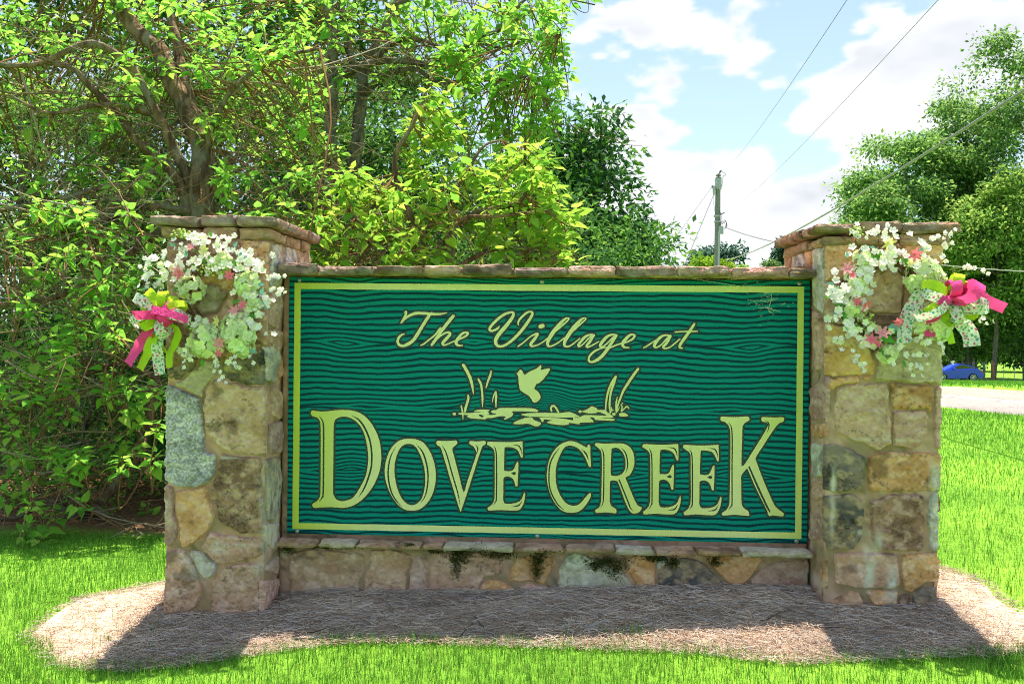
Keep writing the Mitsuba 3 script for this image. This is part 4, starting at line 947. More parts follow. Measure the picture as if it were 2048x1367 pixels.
# the many-stemmed tree behind the left pillar
rs = np.random.RandomState(200)
TREE = thing('catalpa_tree', 'many stemmed big leaved tree with dead twigs behind the left pillar', 'tree', 'broad leaved trees behind the sign')
base = at(400, 1060, 2.5)
base[2] = ground_z(base[0], base[1]) - .05
foot = at(402, 425, 2.5)
anch = [limb(TREE, 'trunk', [base, (base + foot) / 2, foot] + survey([(405, 330), (388, 250), (355, 180), (318, 100), (255, 35), (190, -40), (130, -140)], 2.5, 2.9), .112, .045, sides=12)]
anch += [limb(TREE, 'limb', survey([(398, 300), (378, 200), (352, 90), (335, 0), (330, -120)], 2.5, 3.1), .050, .028),
         limb(TREE, 'limb', survey([(398, 395), (348, 300), (318, 230), (268, 140), (205, 95), (150, 95), (60, 130), (-60, 120)], 2.48, 1.9), .044, .014),
         limb(TREE, 'limb', survey([(382, 440), (362, 370), (325, 325), (270, 280), (235, 225), (180, 170), (140, 135), (70, 120)], 2.5, 2.0), .044, .014),
         limb(TREE, 'limb', survey([(335, 330), (300, 345), (262, 370), (215, 372), (120, 400), (0, 420)], 2.45, 1.9), .034, .012),
         limb(TREE, 'limb', survey([(300, 225), (255, 212), (190, 210), (100, 225), (20, 190)], 2.3, 1.8), .026, .010),
         limb(TREE, 'limb', survey([(405, 330), (430, 240), (470, 170), (560, 120), (640, 100)], 2.5, 2.2), .028, .010),
         limb(TREE, 'limb', survey([(380, 420), (300, 412), (200, 440), (100, 470), (10, 500)], 2.45, 1.8), .030, .012),
         limb(TREE, 'limb', survey([(350, 430), (240, 520), (120, 590), (0, 610), (-120, 640)], 2.5, 2.1), .034, .014),
         limb(TREE, 'limb', survey([(310, 760), (295, 840), (262, 930), (200, 1005), (150, 1035), (60, 1130)], 2.2, 1.9), .042, .026, label='bowed lower limb'),
         limb(TREE, 'limb', survey([(185, 1010), (215, 1040), (195, 1090)], 1.95, 1.9), .032, .022),
         limb(TREE, 'limb', survey([(320, 760), (250, 730), (150, 760), (40, 830), (-60, 850)], 2.2, 1.8), .028, .012),
         limb(TREE, 'limb', survey([(160, 1030), (90, 1010), (30, 1035), (-60, 1030)], 1.95, 1.8), .022, .010)]
A = np.vstack(anch)
C, D = tips([(0, 0, 620, 200, 2.0, 3.6, 110), (0, 170, 330, 430, 1.8, 3.2, 52), (0, 400, 300, 560, 1.3, 2.2, 42), (0, 560, 310, 780, 1.2, 2.0, 40), (0, 760, 325, 920, 1.2, 1.9, 26), (0, 880, 160, 1060, 1.2, 1.9, 22), (140, 900, 320, 1070, 2.0, 2.9, 18), (20, 1040, 110, 1110, 1.1, 1.3, 4),
             (430, 330, 650, 520, 1.6, 2.8, 46), (-400, 100, 0, 1000, 1.2, 3.0, 30), (0, -160, 700, 0, 2.2, 3.4, 12), (400, 100, 640, 330, 2.2, 3.4, 46)], rs)
R, t, s = whorls(C, D, rs, size=(.05, .105), per=(8, 14))
leafy(TREE, R, t, s, rs, keep=300)
v, f, c = shoots(A, C, D, rs)
part(TREE, 'shoots', mikit.ply((v, f), 'twig_bark', smooth=True, color=c), kind='stuff')
n = 300
a = A[rs.randint(len(A), size=n)] + rs.normal(0, .12, (n, 3)) + [0, .15, 0]
b = a + np.stack([rs.normal(-.25, .55, n), rs.normal(.15, .35, n), rs.normal(-.05, .35, n)], -1)
px_ = [(0, 150, 420, 420, 2.0, 3.6, 110), (0, 400, 310, 640, 1.3, 2.8, 140), (0, 640, 320, 1080, 1.3, 2.6, 170), (420, 150, 640, 520, 2.0, 3.0, 55)]
m, _ = tips(px_, rs)
b2 = m + np.stack([rs.normal(0, .5, len(m)), rs.normal(0, .25, len(m)), rs.normal(0, .28, len(m))], -1)
v, f, c = twigs(np.vstack([a, m]), np.vstack([b, b2]), rs, fork=3)
part(TREE, 'dead_twigs', mikit.ply((v, f), 'twig_bark', smooth=True, color=c), kind='stuff')

# the two-stemmed tree further right
rs = np.random.RandomState(210)
TREE = thing('catalpa_tree', 'tall tree with two grey trunks and a crooked limb reaching right above the sign', 'tree', 'broad leaved trees behind the sign')
Y = 5.0
b0, b1 = at(662, 700, Y), at(722, 700, Y)
b0[2] = b1[2] = ground_z(b0[0], Y) - .1
anch = [limb(TREE, 'trunk', [b0] + survey([(655, 420), (660, 322), (663, 241), (669, 161), (667, 80), (662, 0), (655, -120)], Y), .085, .055, 'grey_bark', 12),
        limb(TREE, 'trunk', [b1] + survey([(702, 420), (711, 310), (719, 225), (724, 150)], Y + .2), .085, .062, 'grey_bark', 12),
        limb(TREE, 'limb', survey([(722, 160), (705, 121), (691, 60), (681, 0), (670, -90)], Y + .2), .048, .034, 'grey_bark'),
        limb(TREE, 'limb', survey([(724, 155), (738, 118), (765, 70), (792, 10), (815, -80)], Y + .2), .056, .036, 'grey_bark'),
        limb(TREE, 'limb', survey([(672, 165), (713, 137), (749, 123), (790, 119), (846, 129), (886, 121), (918, 107), (946, 80), (1003, 58), (1060, 20)], Y, Y - .9), .046, .014, 'grey_bark', label='crooked level limb'),
        limb(TREE, 'limb', survey([(742, 122), (782, 88), (814, 78), (854, 84), (886, 100), (915, 108)], Y - .1, Y - .7), .030, .016, 'grey_bark'),
        limb(TREE, 'limb', survey([(728, 190), (757, 161), (790, 145), (830, 139), (856, 153), (900, 165), (1000, 160), (1060, 152)], Y + .2, Y - .8), .040, .010, 'grey_bark'),
        limb(TREE, 'limb', survey([(946, 80), (1000, 95), (1060, 80), (1120, 60)], Y - .6, Y - 1.1), .016, .007, 'grey_bark'),
        limb(TREE, 'limb', survey([(1003, 58), (1050, 0), (1110, -5), (1190, 10)], Y - .8, Y - 1.2), .014, .006, 'grey_bark'),
        limb(TREE, 'limb', survey([(790, 10), (880, -20), (980, -30), (1080, -40)], Y, Y - .8), .022, .008, 'grey_bark')]
A = np.vstack(anch)
C, D = tips([(880, 0, 1140, 160, Y - 1.6, Y + .4, 120), (920, 140, 1120, 270, Y - 1.4, Y, 62), (650, -60, 900, 60, Y - 1.2, Y + .6, 46), (1080, -30, 1190, 30, Y - 1.4, Y - .8, 7), (760, 50, 950, 170, Y - .2, Y + .8, 20), (440, -60, 680, 300, Y - .8, Y + 1, 60), (600, -300, 1150, -60, Y - 1.5, Y + 1, 24), (1080, 60, 1140, 130, Y - 1.3, Y - .5, 7)], rs)
R, t, s = whorls(C, D, rs, size=(.06, .125), per=(8, 13))
leafy(TREE, R, t, s, rs, keep=180)
v, f, c = shoots(A, C, D, rs)
part(TREE, 'shoots', mikit.ply((v, f), 'twig_bark', smooth=True, color=c), kind='stuff')
n = 130
a = A[rs.randint(len(A), size=n)]
b = a + np.stack([rs.normal(.1, .5, n), rs.normal(-.1, .35, n), rs.normal(-.05, .35, n)], -1)
m, _ = tips([(440, 120, 660, 430, Y - 1, Y + 1, 80), (760, 60, 1060, 240, Y - 1.3, Y, 40)], rs)
b2 = m + rs.normal(0, .38, m.shape)
ok = b[:, 0] < .05
a, b = a[ok], b[ok]
v, f, c = twigs(np.vstack([a, m]), np.vstack([b, b2]), rs, r=.006, fork=2)
part(TREE, 'dead_twigs', mikit.ply((v, f), 'twig_bark', smooth=True, color=c), kind='stuff')

# the bright bushy young tree rising behind the sign
rs = np.random.RandomState(220)
TREE = thing('catalpa_tree', 'bright lime green bushy young tree rising just behind the sign', 'tree', 'broad leaved trees behind the sign')
Y = 2.6
b0 = at(850, 900, Y)
b0[2] = ground_z(b0[0], Y) - .05
anch = [limb(TREE, 'trunk', [b0] + survey([(850, 560), (820, 430), (790, 330), (822, 250), (868, 150)], Y), .045, .008),
        limb(TREE, 'limb', survey([(850, 560), (930, 440), (1040, 400), (1048, 330), (1052, 270)], Y, Y - .3), .030, .007),
        limb(TREE, 'limb', survey([(848, 600), (760, 500), (700, 420), (640, 380)], Y, Y + .3), .030, .008),
        limb(TREE, 'limb', survey([(850, 560), (900, 520), (920, 440), (1000, 432), (1090, 420)], Y - .2, Y - .5), .026, .008),
        limb(TREE, 'limb', survey([(835, 480), (900, 400), (960, 300), (1000, 280)], Y, Y + .2), .022, .006),
        limb(TREE, 'limb', survey([(870, 560), (980, 500), (1080, 500), (1110, 520)], Y, Y - .3), .024, .008)]
A = np.vstack(anch)
C, D = tips([(560, 400, 700, 525, Y - .6, Y + .6, 30), (640, 330, 860, 470, Y - .7, Y + .7, 48), (850, 330, 1010, 480, Y - .6, Y + .6, 34), (990, 290, 1110, 420, Y - .6, Y + .4, 34), (1000, 400, 1140, 530, Y - .6, Y + .4, 36), (780, 470, 920, 540, Y - .6, Y + .2, 16), (840, 155, 905, 290, Y - .3, Y + .3, 12), (800, 230, 940, 330, Y - .3, Y + .6, 18), (1030, 270, 1100, 320, Y - .3, Y + .2, 8), (560, 540, 1100, 900, Y - .6, Y + .8, 60)], rs)
R, t, s = whorls(C, D, rs, size=(.06, .125), per=(8, 13))
leafy(TREE, R, t, s, rs, keep=300, weights=(.26, .30, .18, .26), tints=LIMES)
v, f, c = shoots(A, C, D, rs)
part(TREE, 'shoots', mikit.ply((v, f), 'twig_bark', smooth=True, color=c), kind='stuff')
m, _ = tips([(640, 440, 1100, 545, Y - .2, Y + 1, 150), (560, 480, 800, 545, Y - .3, Y + .6, 60)], rs)
v, f, c = twigs(m, m + rs.normal(0, .3, m.shape), rs, r=.006, fork=2)
part(TREE, 'dead_twigs', mikit.ply((v, f), 'twig_bark', smooth=True, color=c), kind='stuff')


def crown_leaves(centre, radii, n, rs, size, clump=.45, rag=.44, seed=0, flat=.5, shell=.55):
    """Leaves gathered in clumps through an ellipsoid, more of them towards its outside."""
    k = max(6, int(n / 260))
    u = unit(rs.normal(size=(k, 3))) * (shell + (1 - shell) * rs.rand(k, 1)) ** .6
    u *= (1 - rag / 2 + rag * meshkit.fbm(u * 2.2 + seed, 3, seed=120 + seed))[:, None]
    cc = centre + u * radii
    i = rs.randint(k, size=n)
    g = np.clip(rs.normal(size=(n, 3)), -1.7, 1.7) * clump * np.array([1, 1, flat])
    t = cc[i] + g * (.6 + .8 * rs.rand(k, 1)[i])
    y = unit(unit(g) * .8 + rs.normal(size=(n, 3)) * .6 + [0, 0, -.25])
    z = unit(np.array([0, 0, 1.0]) + rs.normal(size=(n, 3)) * .55)
    return frames(y, z), t, size * rs.uniform(.6, 1.3, n), cc


def wood_tree(name, label, x, y, height, radii, n, seed, tints, size=.09, cat='tree', group=None, clump=.4, trunk_r=.11, low=.45, mat='dark_leaf_material', shape=(OVAL, OVAL_F), shell=.45, cz=None, weights=None, limbs=14, rag=.44):
    rs = np.random.RandomState(seed)
    k = thing(name, label, cat, group)
    g = float(ground_z(x, y))
    c = np.array([x, y, g + (cz if cz else height - radii[2])])
    R, t, s, cc = crown_leaves(c, np.array(radii), n, rs, size, clump, seed=seed, shell=shell, rag=rag)
    ok = t[:, 2] > g + .1
    R, t, s = R[ok], t[ok], s[ok]
    base = np.array([x, y, g - .1])
    top = c + [rs.normal(0, .2), rs.normal(0, .2), radii[2] * .5]
    P = limb(k, 'trunk', [base, base * .6 + top * .4 + rs.normal(0, .08, 3) * [1, 1, 0], top], trunk_r, trunk_r * .35, 'grey_bark', 8)
    for q in cc[rs.permutation(len(cc))[:min(limbs, len(cc))]]:
        j = P[np.argmin(np.abs(P[:, 2] - (q[2] - .55 * abs(q[0] - x) - .2)))]
        limb(k, 'limb', [j, (j + q) / 2 + [0, 0, .12], q], trunk_r * .38, trunk_r * .08, 'grey_bark', 5)
    col = np.array(tints)[rs.choice(len(tints), len(t), p=weights)] * (.7 + .6 * rs.rand(len(t), 1))
    v, f, c = scatter(shape[0], shape[1], R, t, s, col)
    part(k, 'crown', mikit.ply((v, f), mat, smooth=True, color=c), kind='stuff')
    return k


DARK = [(.065, .175, .045), (.105, .255, .055), (.045, .125, .045), (.18, .37, .065)]
MID = [(.045, .13, .020), (.075, .19, .026), (.03, .09, .02), (.11, .24, .03)]
BLUE = [(.045, .125, .055), (.065, .17, .06), (.033, .095, .045), (.10, .25, .05)]
# dark understorey and wood closing the view on the left
wood = 'trees crowding the wood on the left'
WL = ['dark leafy tree in the wood by the left edge of the view', 'dark leafy tree in the wood just left of the left pillar', 'dark leafy tree behind the trunk above the left pillar', 'dark leafy tree behind the two grey trunks',
      'low dark understorey tree beside the left edge', 'low dark understorey tree beside the bowed limb', 'low dark understorey tree behind the left pillar', 'low dark understorey tree behind the bright young tree',
      'taller mid green tree deep in the wood at the left edge', 'taller mid green tree deep in the wood left of the left pillar', 'taller mid green tree deep in the wood above the left pillar', 'taller mid green tree deep behind the two grey trunks', 'dark tree at the back of the wood on the far left', 'outlying dark tree beyond the left edge of the wood', 'outlying mid green tree beyond the left edge of the wood']
for i, (x, y, h, r, n, tn) in enumerate((
        (-6.3, 6.2, 5.2, (1.9, 1.3, 2.7), 9000, DARK), (-4.2, 6.6, 5.0, (1.7, 1.2, 2.6), 9000, DARK), (-2.3, 6.9, 4.6, (1.6, 1.2, 2.4), 9000, DARK), (-.7, 7.4, 4.0, (1.5, 1.2, 2.1), 8000, DARK),
        (-5.4, 5.0, 2.6, (1.6, .9, 1.5), 6500, DARK), (-3.4, 5.2, 2.5, (1.4, .9, 1.45), 6500, DARK), (-1.6, 5.6, 2.6, (1.4, .9, 1.5), 6000, DARK), (.2, 6.2, 2.9, (1.3, 1.0, 1.6), 6500, DARK),
        (-8.0, 9.0, 8.0, (2.2, 1.6, 3.4), 7000, MID), (-5.4, 9.6, 8.6, (2.3, 1.6, 3.6), 7500, MID), (-3.7, 9.8, 8.0, (1.7, 1.5, 3.4), 6500, MID), (-.7, 10.2, 4.6, (1.9, 1.5, 2.2), 6500, MID), (-10.0, 7.6, 6.0, (2.2, 1.5, 3.2), 6000, DARK), (-8.6, 4.6, 4.6, (1.9, 1.3, 2.5), 5000, DARK), (-12.5, 9.5, 7.0, (2.6, 1.8, 3.6), 4500, MID))):
    wood_tree('wood_tree', WL[i], x, y, h, r, int(n * 2.0), 230 + i, tn, size=.095 if y < 8 else .16, group=wood, clump=.34 if y < 8 else .45, shape=(OVAL, OVAL_F) if y < 8 else (SLIP, SLIP_F))
wood_tree('shrub', 'low dark shrub at the edge of the wood on the far left', -4.0, 3.4, 1.5, (1.5, .8, .95), 8500, 260, DARK, size=.06, cat='shrub', trunk_r=.03, clump=.25)
wood_tree('shrub', 'low dark shrub in the shade just left of the left pillar', -2.75, 3.7, 1.6, (1.1, .7, 1.0), 8000, 261, DARK, size=.055, cat='shrub', trunk_r=.03, clump=.22)
wood_tree('shrub', 'dense dark green shrub filling in under the lowest boughs at the left edge', -3.75, 2.75, 1.6, (1.0, .55, .95), 9500, 263, DARK, size=.055, cat='shrub', trunk_r=.03, clump=.22)
wood_tree('shrub', 'dense dark green shrub beside the left pillar, behind the bowed limb', -2.65, 2.95, 1.7, (.75, .5, 1.0), 8500, 264, DARK, size=.055, cat='shrub', trunk_r=.03, clump=.2)
wood_tree('shrub', 'dark bluish shrub behind the coping below the bright young tree', .35, 4.4, 2.1, (1.1, .7, 1.0), 5500, 262, BLUE, size=.06, cat='shrub', trunk_r=.03, clump=.25)
# the glossy darker trees to the right of it
wood_tree('evergreen_tree', 'glossy dark green tree with upright leafy sprays left of the utility pole', .50, 8.2, 4.75, (.72, .7, 2.4), 17000, 270, BLUE + [(.10, .27, .03)], size=.115, clump=.26, trunk_r=.07, shell=.5, weights=(.22, .2, .18, .18, .22), cz=2.35, limbs=40)
wood_tree('evergreen_tree', 'lower glossy tree with light green tips at the right end of the wood', .98, 8.6, 3.3, (.58, .6, 1.75), 12000, 271, BLUE + [(.12, .30, .03), (.08, .22, .03)], size=.105, clump=.24, trunk_r=.06, shell=.5, weights=(.2, .18, .14, .16, .18, .14), cz=1.6, limbs=30)
wood_tree('evergreen_tree', 'small bluish tree at the far right edge of the wood', 1.50, 10.2, 2.7, (.42, .5, 1.3), 3500, 272, [(.03, .085, .055), (.04, .11, .07), (.03, .075, .04)], size=.11, clump=.26, trunk_r=.05, cz=1.4)
# ---------------------------------------------------------------- far trees
PECAN = [(.125, .255, .07), (.18, .33, .085), (.08, .19, .07), (.25, .41, .11)]
YELLOW = [(.19, .35, .075), (.27, .44, .095), (.13, .27, .065), (.36, .50, .14)]


def far_tree(name, label, px, py, D, rx, rz, n, seed, tints, size, clump, base_py=None, group=None, depth=.8, mat='leaf_material'):
    """A tree whose crown is centred where a pixel looks, D metres deep; rx, rz its half width and height in metres."""
    y = D - 4
    c = at(px, py, y)
    g = float(ground_z(c[0], y))
    return wood_tree(name, label, c[0], y, 0, (rx, rx * depth, rz), n, seed, tints, size=size, clump=clump * .85, group=group, trunk_r=.03 * rz + .06, shape=(SLIP * [1.5, 1, 1], SLIP_F), cz=c[2] - g, mat=mat, shell=.5, rag=.95, limbs=26)


right = 'tall trees beyond the road on the right'
far_tree('tall_tree', 'tall spreading tree at the right edge with its trunk beside the wire fence', 2060, 385, 86, 8.2, 15.2, 40000, 300, PECAN, .42, 1.15, group=right)
far_tree('tall_tree', 'mid green tree filling the middle of the row above the yellowish one', 1945, 420, 90, 4.6, 7.0, 14000, 316, PECAN, .44, 1.1, group=right)
far_tree('tall_tree', 'rounded paler green tree rising behind the right pillar cap', 1808, 415, 88, 6.2, 7.8, 30000, 301, [tuple(np.array(t) * 1.15) for t in PECAN], .46, 1.2, group=right)
far_tree('tall_tree', 'yellowish green leafy tree in front of the taller one, right of the right pillar', 1990, 495, 80, 5.0, 6.6, 20000, 302, YELLOW, .44, 1.05, group=right)
far_tree('tall_tree', 'dark green tree filling the gap just right of the right pillar', 1905, 560, 88, 4.4, 7.6, 15000, 303, [tuple(np.array(t) * .85) for t in PECAN], .44, 1.2, group=right)
far_tree('tall_tree', 'low hanging dark green tree over the fence at the right edge', 2095, 640, 82, 6.2, 4.6, 14000, 304, [tuple(np.array(t) * .8) for t in PECAN], .36, 1.0, group=right)
far_tree('tall_tree', 'shaded tree with hanging boughs above the blue car', 1950, 650, 98, 7.2, 3.8, 12000, 307, [tuple(np.array(t) * .8) for t in PECAN], .55, 1.2, group=right)
far_tree('tall_tree', 'smaller rounded tree at the left end of the row, above the right pillar cap', 1765, 470, 80, 2.4, 4.4, 9000, 309, PECAN, .42, .9, group=right)
far_tree('tall_tree', 'upright tree top left of the tallest tree, behind the cable', 1935, 300, 92, 4.2, 8.0, 10000, 308, PECAN, .42, 1.1, group=right)
far_tree('distant_tree', 'dark bluish broad tree far behind the utility pole', 1430, 548, 150, 4.6, 5.0, 5000, 310, [(.042, .105, .08), (.058, .13, .09), (.034, .085, .065)], .85, 1.6)
far_tree('round_bush', 'bright lime bush above the coping just right of the utility pole', 1458, 546, 60, 1.35, 1.35, 3500, 311, [(.20, .36, .03), (.27, .42, .04), (.14, .27, .03)], .24, .38)
far_tree('round_bush', 'bright lime bush above the coping just left of the utility pole', 1408, 550, 60, 1.3, 1.35, 3200, 312, [(.18, .34, .03), (.25, .40, .04), (.14, .27, .03)], .24, .38)
far_tree('distant_tree', 'pale green tree top peeping over the coping near the right pillar', 1545, 566, 90, 1.9, 2.1, 3200, 313, [(.10, .20, .06), (.15, .26, .07), (.08, .16, .06)], .36, .6)
far_tree('distant_tree', 'narrow dark tree beside the right pillar above the coping', 1572, 536, 110, 1.2, 3.4, 2600, 314, [(.035, .085, .06), (.045, .10, .07)], .5, .8)
far_tree('distant_tree', 'low dark tree top between the lime bush and the right pillar', 1512, 578, 130, 2.4, 2.6, 2600, 315, [(.045, .095, .06), (.06, .12, .07)], .5, .9)
for i, (px, py, D, rx, rz, lab) in enumerate(((1920, 700, 125, 9, 2.6, 'dark hedge-like trees in shade beyond the wire fence'), (2080, 690, 122, 9, 3.2, 'shaded dark trees beyond the fence at the right edge'), (1700, 690, 120, 10, 3.5, 'dark trees far behind the right pillar'))):
    far_tree('hedge_tree', lab, px, py, D, rx, rz, 7000, 320 + i, [tuple(np.array(t) * .8) for t in PECAN], .7, 1.3, depth=.35)

# ---------------------------------------------------------------- utility pole and cables
matte('pole_wood', (.19, .205, .195), .9, .15)
matte('pole_metal', (.33, .37, .39), .6, .4)
matte('porcelain', (.14, .13, .14), .3, .5)
matte('cable_material', (.14, .15, .15), .7, .3)
matte('pale_cable', (.30, .33, .32), .7, .3)
PY = 36.0


def prism(p, q, r, sides=14, r2=None):
    return tube([p, q], [r, r if r2 is None else r2], sides)


POLE = thing('utility_pole', 'grey utility pole with transformer boxes and a conduit standing beyond the sign', 'utility pole')
pt, pm, pb = at(1436, 357, PY), at(1434, 540, PY), at(1430, 740, PY)
pb[2] = ground_z(pb[0], PY) - .3
part(POLE, 'pole', mikit.ply(tube([pb, pm, pt], [.15, .135, .115], 14), 'pole_wood', smooth=40))


def mm(*meshes):
    return mikit.ply(join(*meshes), 'pole_metal', smooth=40)


def box_at(px, py, w, d, h, dy):
    c = at(px, py, PY + dy)
    return box(c[0] - w / 2, c[0] + w / 2, c[1] - d / 2, c[1] + d / 2, c[2] - h / 2, c[2] + h / 2)


part(POLE, 'bracket', mikit.ply(prism(at(1436.5, 357, PY), at(1436.5, 378, PY), .155), 'pole_metal', smooth=40))
part(POLE, 'fuse_bracket', mikit.ply(box_at(1440, 372, .12, .10, .32, -.16), 'pole_metal'))
part(POLE, 'fuse_holder', mikit.ply(prism(at(1428, 372, PY - .1), at(1429, 389, PY - .1), .075), 'pole_metal', smooth=40))
part(POLE, 'fuse_holder', mikit.ply(prism(at(1425, 371, PY - .1), at(1425, 376, PY - .1), .045), 'porcelain', smooth=40))
P = at(1437, 352, PY)
part(POLE, 'insulator', mikit.ply(tube([P + [0, 0, z] for z in (-.12, -.11, -.06, -.055, .0, .005, .055, .06, .10)], [.04, .13, .13, .05, .05, .12, .12, .05, .05], 14), 'porcelain', smooth=40))
part(POLE, 'clamp', mikit.ply(tube([P + [.03, 0, .10], P + [.09, 0, .22], P + [.12, 0, .28]], [.025, .05, .02], 8), 'porcelain', smooth=40))
part(POLE, 'jumper_wire', mikit.ply(tube(spline([P + [.1, 0, .26], P + [.25, -.1, .12], P + [.31, -.1, .02], P + [.2, -.1, -.02], P + [.16, -.1, -.3], P + [.14, -.1, -.5]]), .012, 5), 'cable_material', smooth=True))
part(POLE, 'meter_box', mikit.ply(box_at(1442, 460, .20, .16, .36, -.18), 'pole_metal'))
part(POLE, 'conduit', mikit.ply(prism(at(1438, 462, PY - .15), at(1435, 700, PY - .15), .05, 10), 'pole_metal', smooth=40))
part(POLE, 'steel_band', mikit.ply(prism(at(1434, 430, PY), at(1434, 434, PY), .15), 'pole_metal', smooth=40))
part(POLE, 'steel_band', mikit.ply(prism(at(1434, 442, PY), at(1434, 445, PY), .15), 'pole_metal', smooth=40))
part(POLE, 'riser_wire', mikit.ply(tube(spline([at(1439, 420, PY - .13), at(1442, 432, PY - .16), at(1441, 452, PY - .16)]), .02, 5), 'cable_material', smooth=True))
part(POLE, 'side_arm', mikit.ply(prism(at(1438, 430, PY), at(1449, 425, PY - .05), .03, 8), 'porcelain', smooth=40))
for k in range(3):
    part(POLE, 'drip_loop', mikit.ply(tube(spline([at(1440, 446 + k * 2, PY - .15), at(1450 + k, 440 + k * 2, PY - .3), at(1454 - k, 449, PY - .3), at(1453 - 2 * k, 456 + k, PY - .3)]), .013, 5), 'cable_material', smooth=True))
part(POLE, 'ground_wire', mikit.ply(tube(spline([at(1428, 390, PY - .1), at(1428, 410, PY - .12), at(1431, 430, PY - .13)]), .010, 5), 'cable_material', smooth=True))


def cable(name, label, a, b, sag, r, cat='cable', group='overhead cables', mat='cable_material'):
    t = np.linspace(0, 1, 40)[:, None]
    P = a + (b - a) * t - np.array([0, 0, 1.0]) * sag * 4 * t * (1 - t)
    single(name, mikit.ply(tube(P, r, 6), mat, smooth=True), label, cat, group=group)


cable('overhead_cable', 'thin green wire climbing from the pole top to the upper right', at(1438, 348, PY), at(1740, -70, 3), .25, .0036, mat='pale_cable')
cable('overhead_cable', 'thin grey wire rising from the middle of the pole towards the top right', at(1447, 426, PY), at(1950, -80, 2), .25, .0032, mat='pale_cable')
cable('overhead_cable', 'thick grey cable sloping across the right trees from the pole', at(1452, 520, PY - .2), at(2250, 50, 3.0), .30, .019, mat='pale_cable')
cable('overhead_cable', 'twisted service cable dipping from the pole boxes to behind the right pillar', at(1454, 456, PY - .3), at(1600, 492, 30), .10, .018)
cable('overhead_cable', 'whitish wire crossing level in front of the trees right of the right wreath', at(1600, 492, 30), at(2300, 552, 24), .25, .020, mat='pale_cable')
cable('guy_wire', 'taut guy wire slanting down left from the pole', at(1428, 388, PY), at(1340, 600, PY + 2), 0.0, .012, 'wire', None)
cable('guy_wire', 'faint second wire slanting down left from higher up the pole', at(1425, 372, PY), at(1290, 560, PY + 9), 0.0, .008, 'wire', None)

# ---------------------------------------------------------------- wire fence and blue car beyond the road
matte('post_wood', (.16, .155, .14), .95, .1)
matte('post_rust', (.30, .15, .09), .95, .1)
matte('wire_metal', (.42, .44, .44), .6, .4)
FY = 74.0
FENCE = thing('wire_fence', 'field wire fence on wooden and steel posts beyond the road by the car', 'fence')


def gz(x, y):
    return float(ground_z(x, y))


post_x = []
for px, h, r, m in ((1911, 1.75, .09, 'post_wood'), (1946.6, 1.75, .12, 'post_wood'), (1968, 1.7, .11, 'post_wood'), (1985, 1.7, .14, 'post_rust'), (1988, 1.35, .03, 'wire_metal'), (2007.5, 1.3, .03, 'wire_metal'), (2029, 1.3, .03, 'wire_metal'), (2060, 1.4, .03, 'wire_metal'), (2095, 1.5, .10, 'post_wood')):
    x = at(px, 740, FY)[0]
    z = gz(x, FY)
    post_x.append(x)
    part(FENCE, 'post', mikit.ply(tube([(x, FY, z - .2), (x + .02, FY, z + h * .6), (x, FY, z + h), (x, FY, z + h + .02)], [r, r, r * .95, r * .7], 10), m, smooth=40))
xs = np.linspace(post_x[0], post_x[-1], 30)
zz = ground_z(xs, xs * 0 + FY)
for h in (.12, .30, .50, .75, 1.0, 1.25, 1.55):
    part(FENCE, 'wire', mikit.ply(tube(np.stack([xs, xs * 0 + FY - .1, zz + h], -1), .008, 4), 'wire_metal'))
ms = []
for x in np.arange(post_x[0], post_x[-1], .32):
    z = gz(x, FY)
    ms.append(tube([(x, FY - .1, z + .1), (x, FY - .1, z + 1.25)], .005, 3))
part(FENCE, 'wire_mesh', mikit.ply(join(*ms), 'wire_metal'), kind='stuff')

CX, CY = at(1936, 745, 70)[0], 70.0
matte('car_paint', (.010, .045, .52), .3, .5, clearcoat=.6)
matte('car_glass', (.01, .014, .02), .08, .7)
matte('tyre_rubber', (.015, .015, .016), .9, .2)
matte('alloy', (.55, .56, .58), .3, .5, metallic=.5)
matte('tail_red', (.35, .01, .015), .2, .5)
CAR = thing('parked_car', 'blue coupe parked on the grass beyond the road, half hidden by the right pillar', 'car')
cz = gz(CX, CY)
# side outline, x forward to the left (rear axle at 0), in metres
low = [(.86, .30), (.92, .48), (.93, .62), (.80, .86), (.55, .98), (.30, 1.04), (-.10, 1.08), (-.55, 1.04), (-1.6, .98), (-2.3, .92), (-2.95, .80), (-3.28, .62), (-3.34, .45), (-3.28, .28), (-2.95, .22)]


def arch(c, r=.37):
    t = np.linspace(0, np.pi, 13)
    return [(c - r * math.cos(a), .25 + r * math.sin(a)) for a in t]


line = spline(low, 4).tolist() + [(x, z) for x, z in arch(-2.5)] + [(-2.1, .2), (-.42, .2)] + [(x, z) for x, z in arch(0)] + [(.5, .24)]
side = Polygon(line).buffer(0)


def loft(poly, widths, bev):
    """A side outline extruded across the car with its edges drawn in towards the flanks."""
    ms = []
    for k, (y0, y1, inset) in enumerate(widths):
        g = poly.buffer(-inset) if inset else poly
        g = max(getattr(g, 'geoms', [g]), key=lambda q: q.area)
        m = trimesh.creation.extrude_polygon(g, y1 - y0, engine='earcut')
        v = np.array(m.vertices)
        ms.append((np.stack([CX + v[:, 0], CY + y0 + v[:, 2], cz + v[:, 1]], -1), np.array(m.faces)))
    return join(*ms)


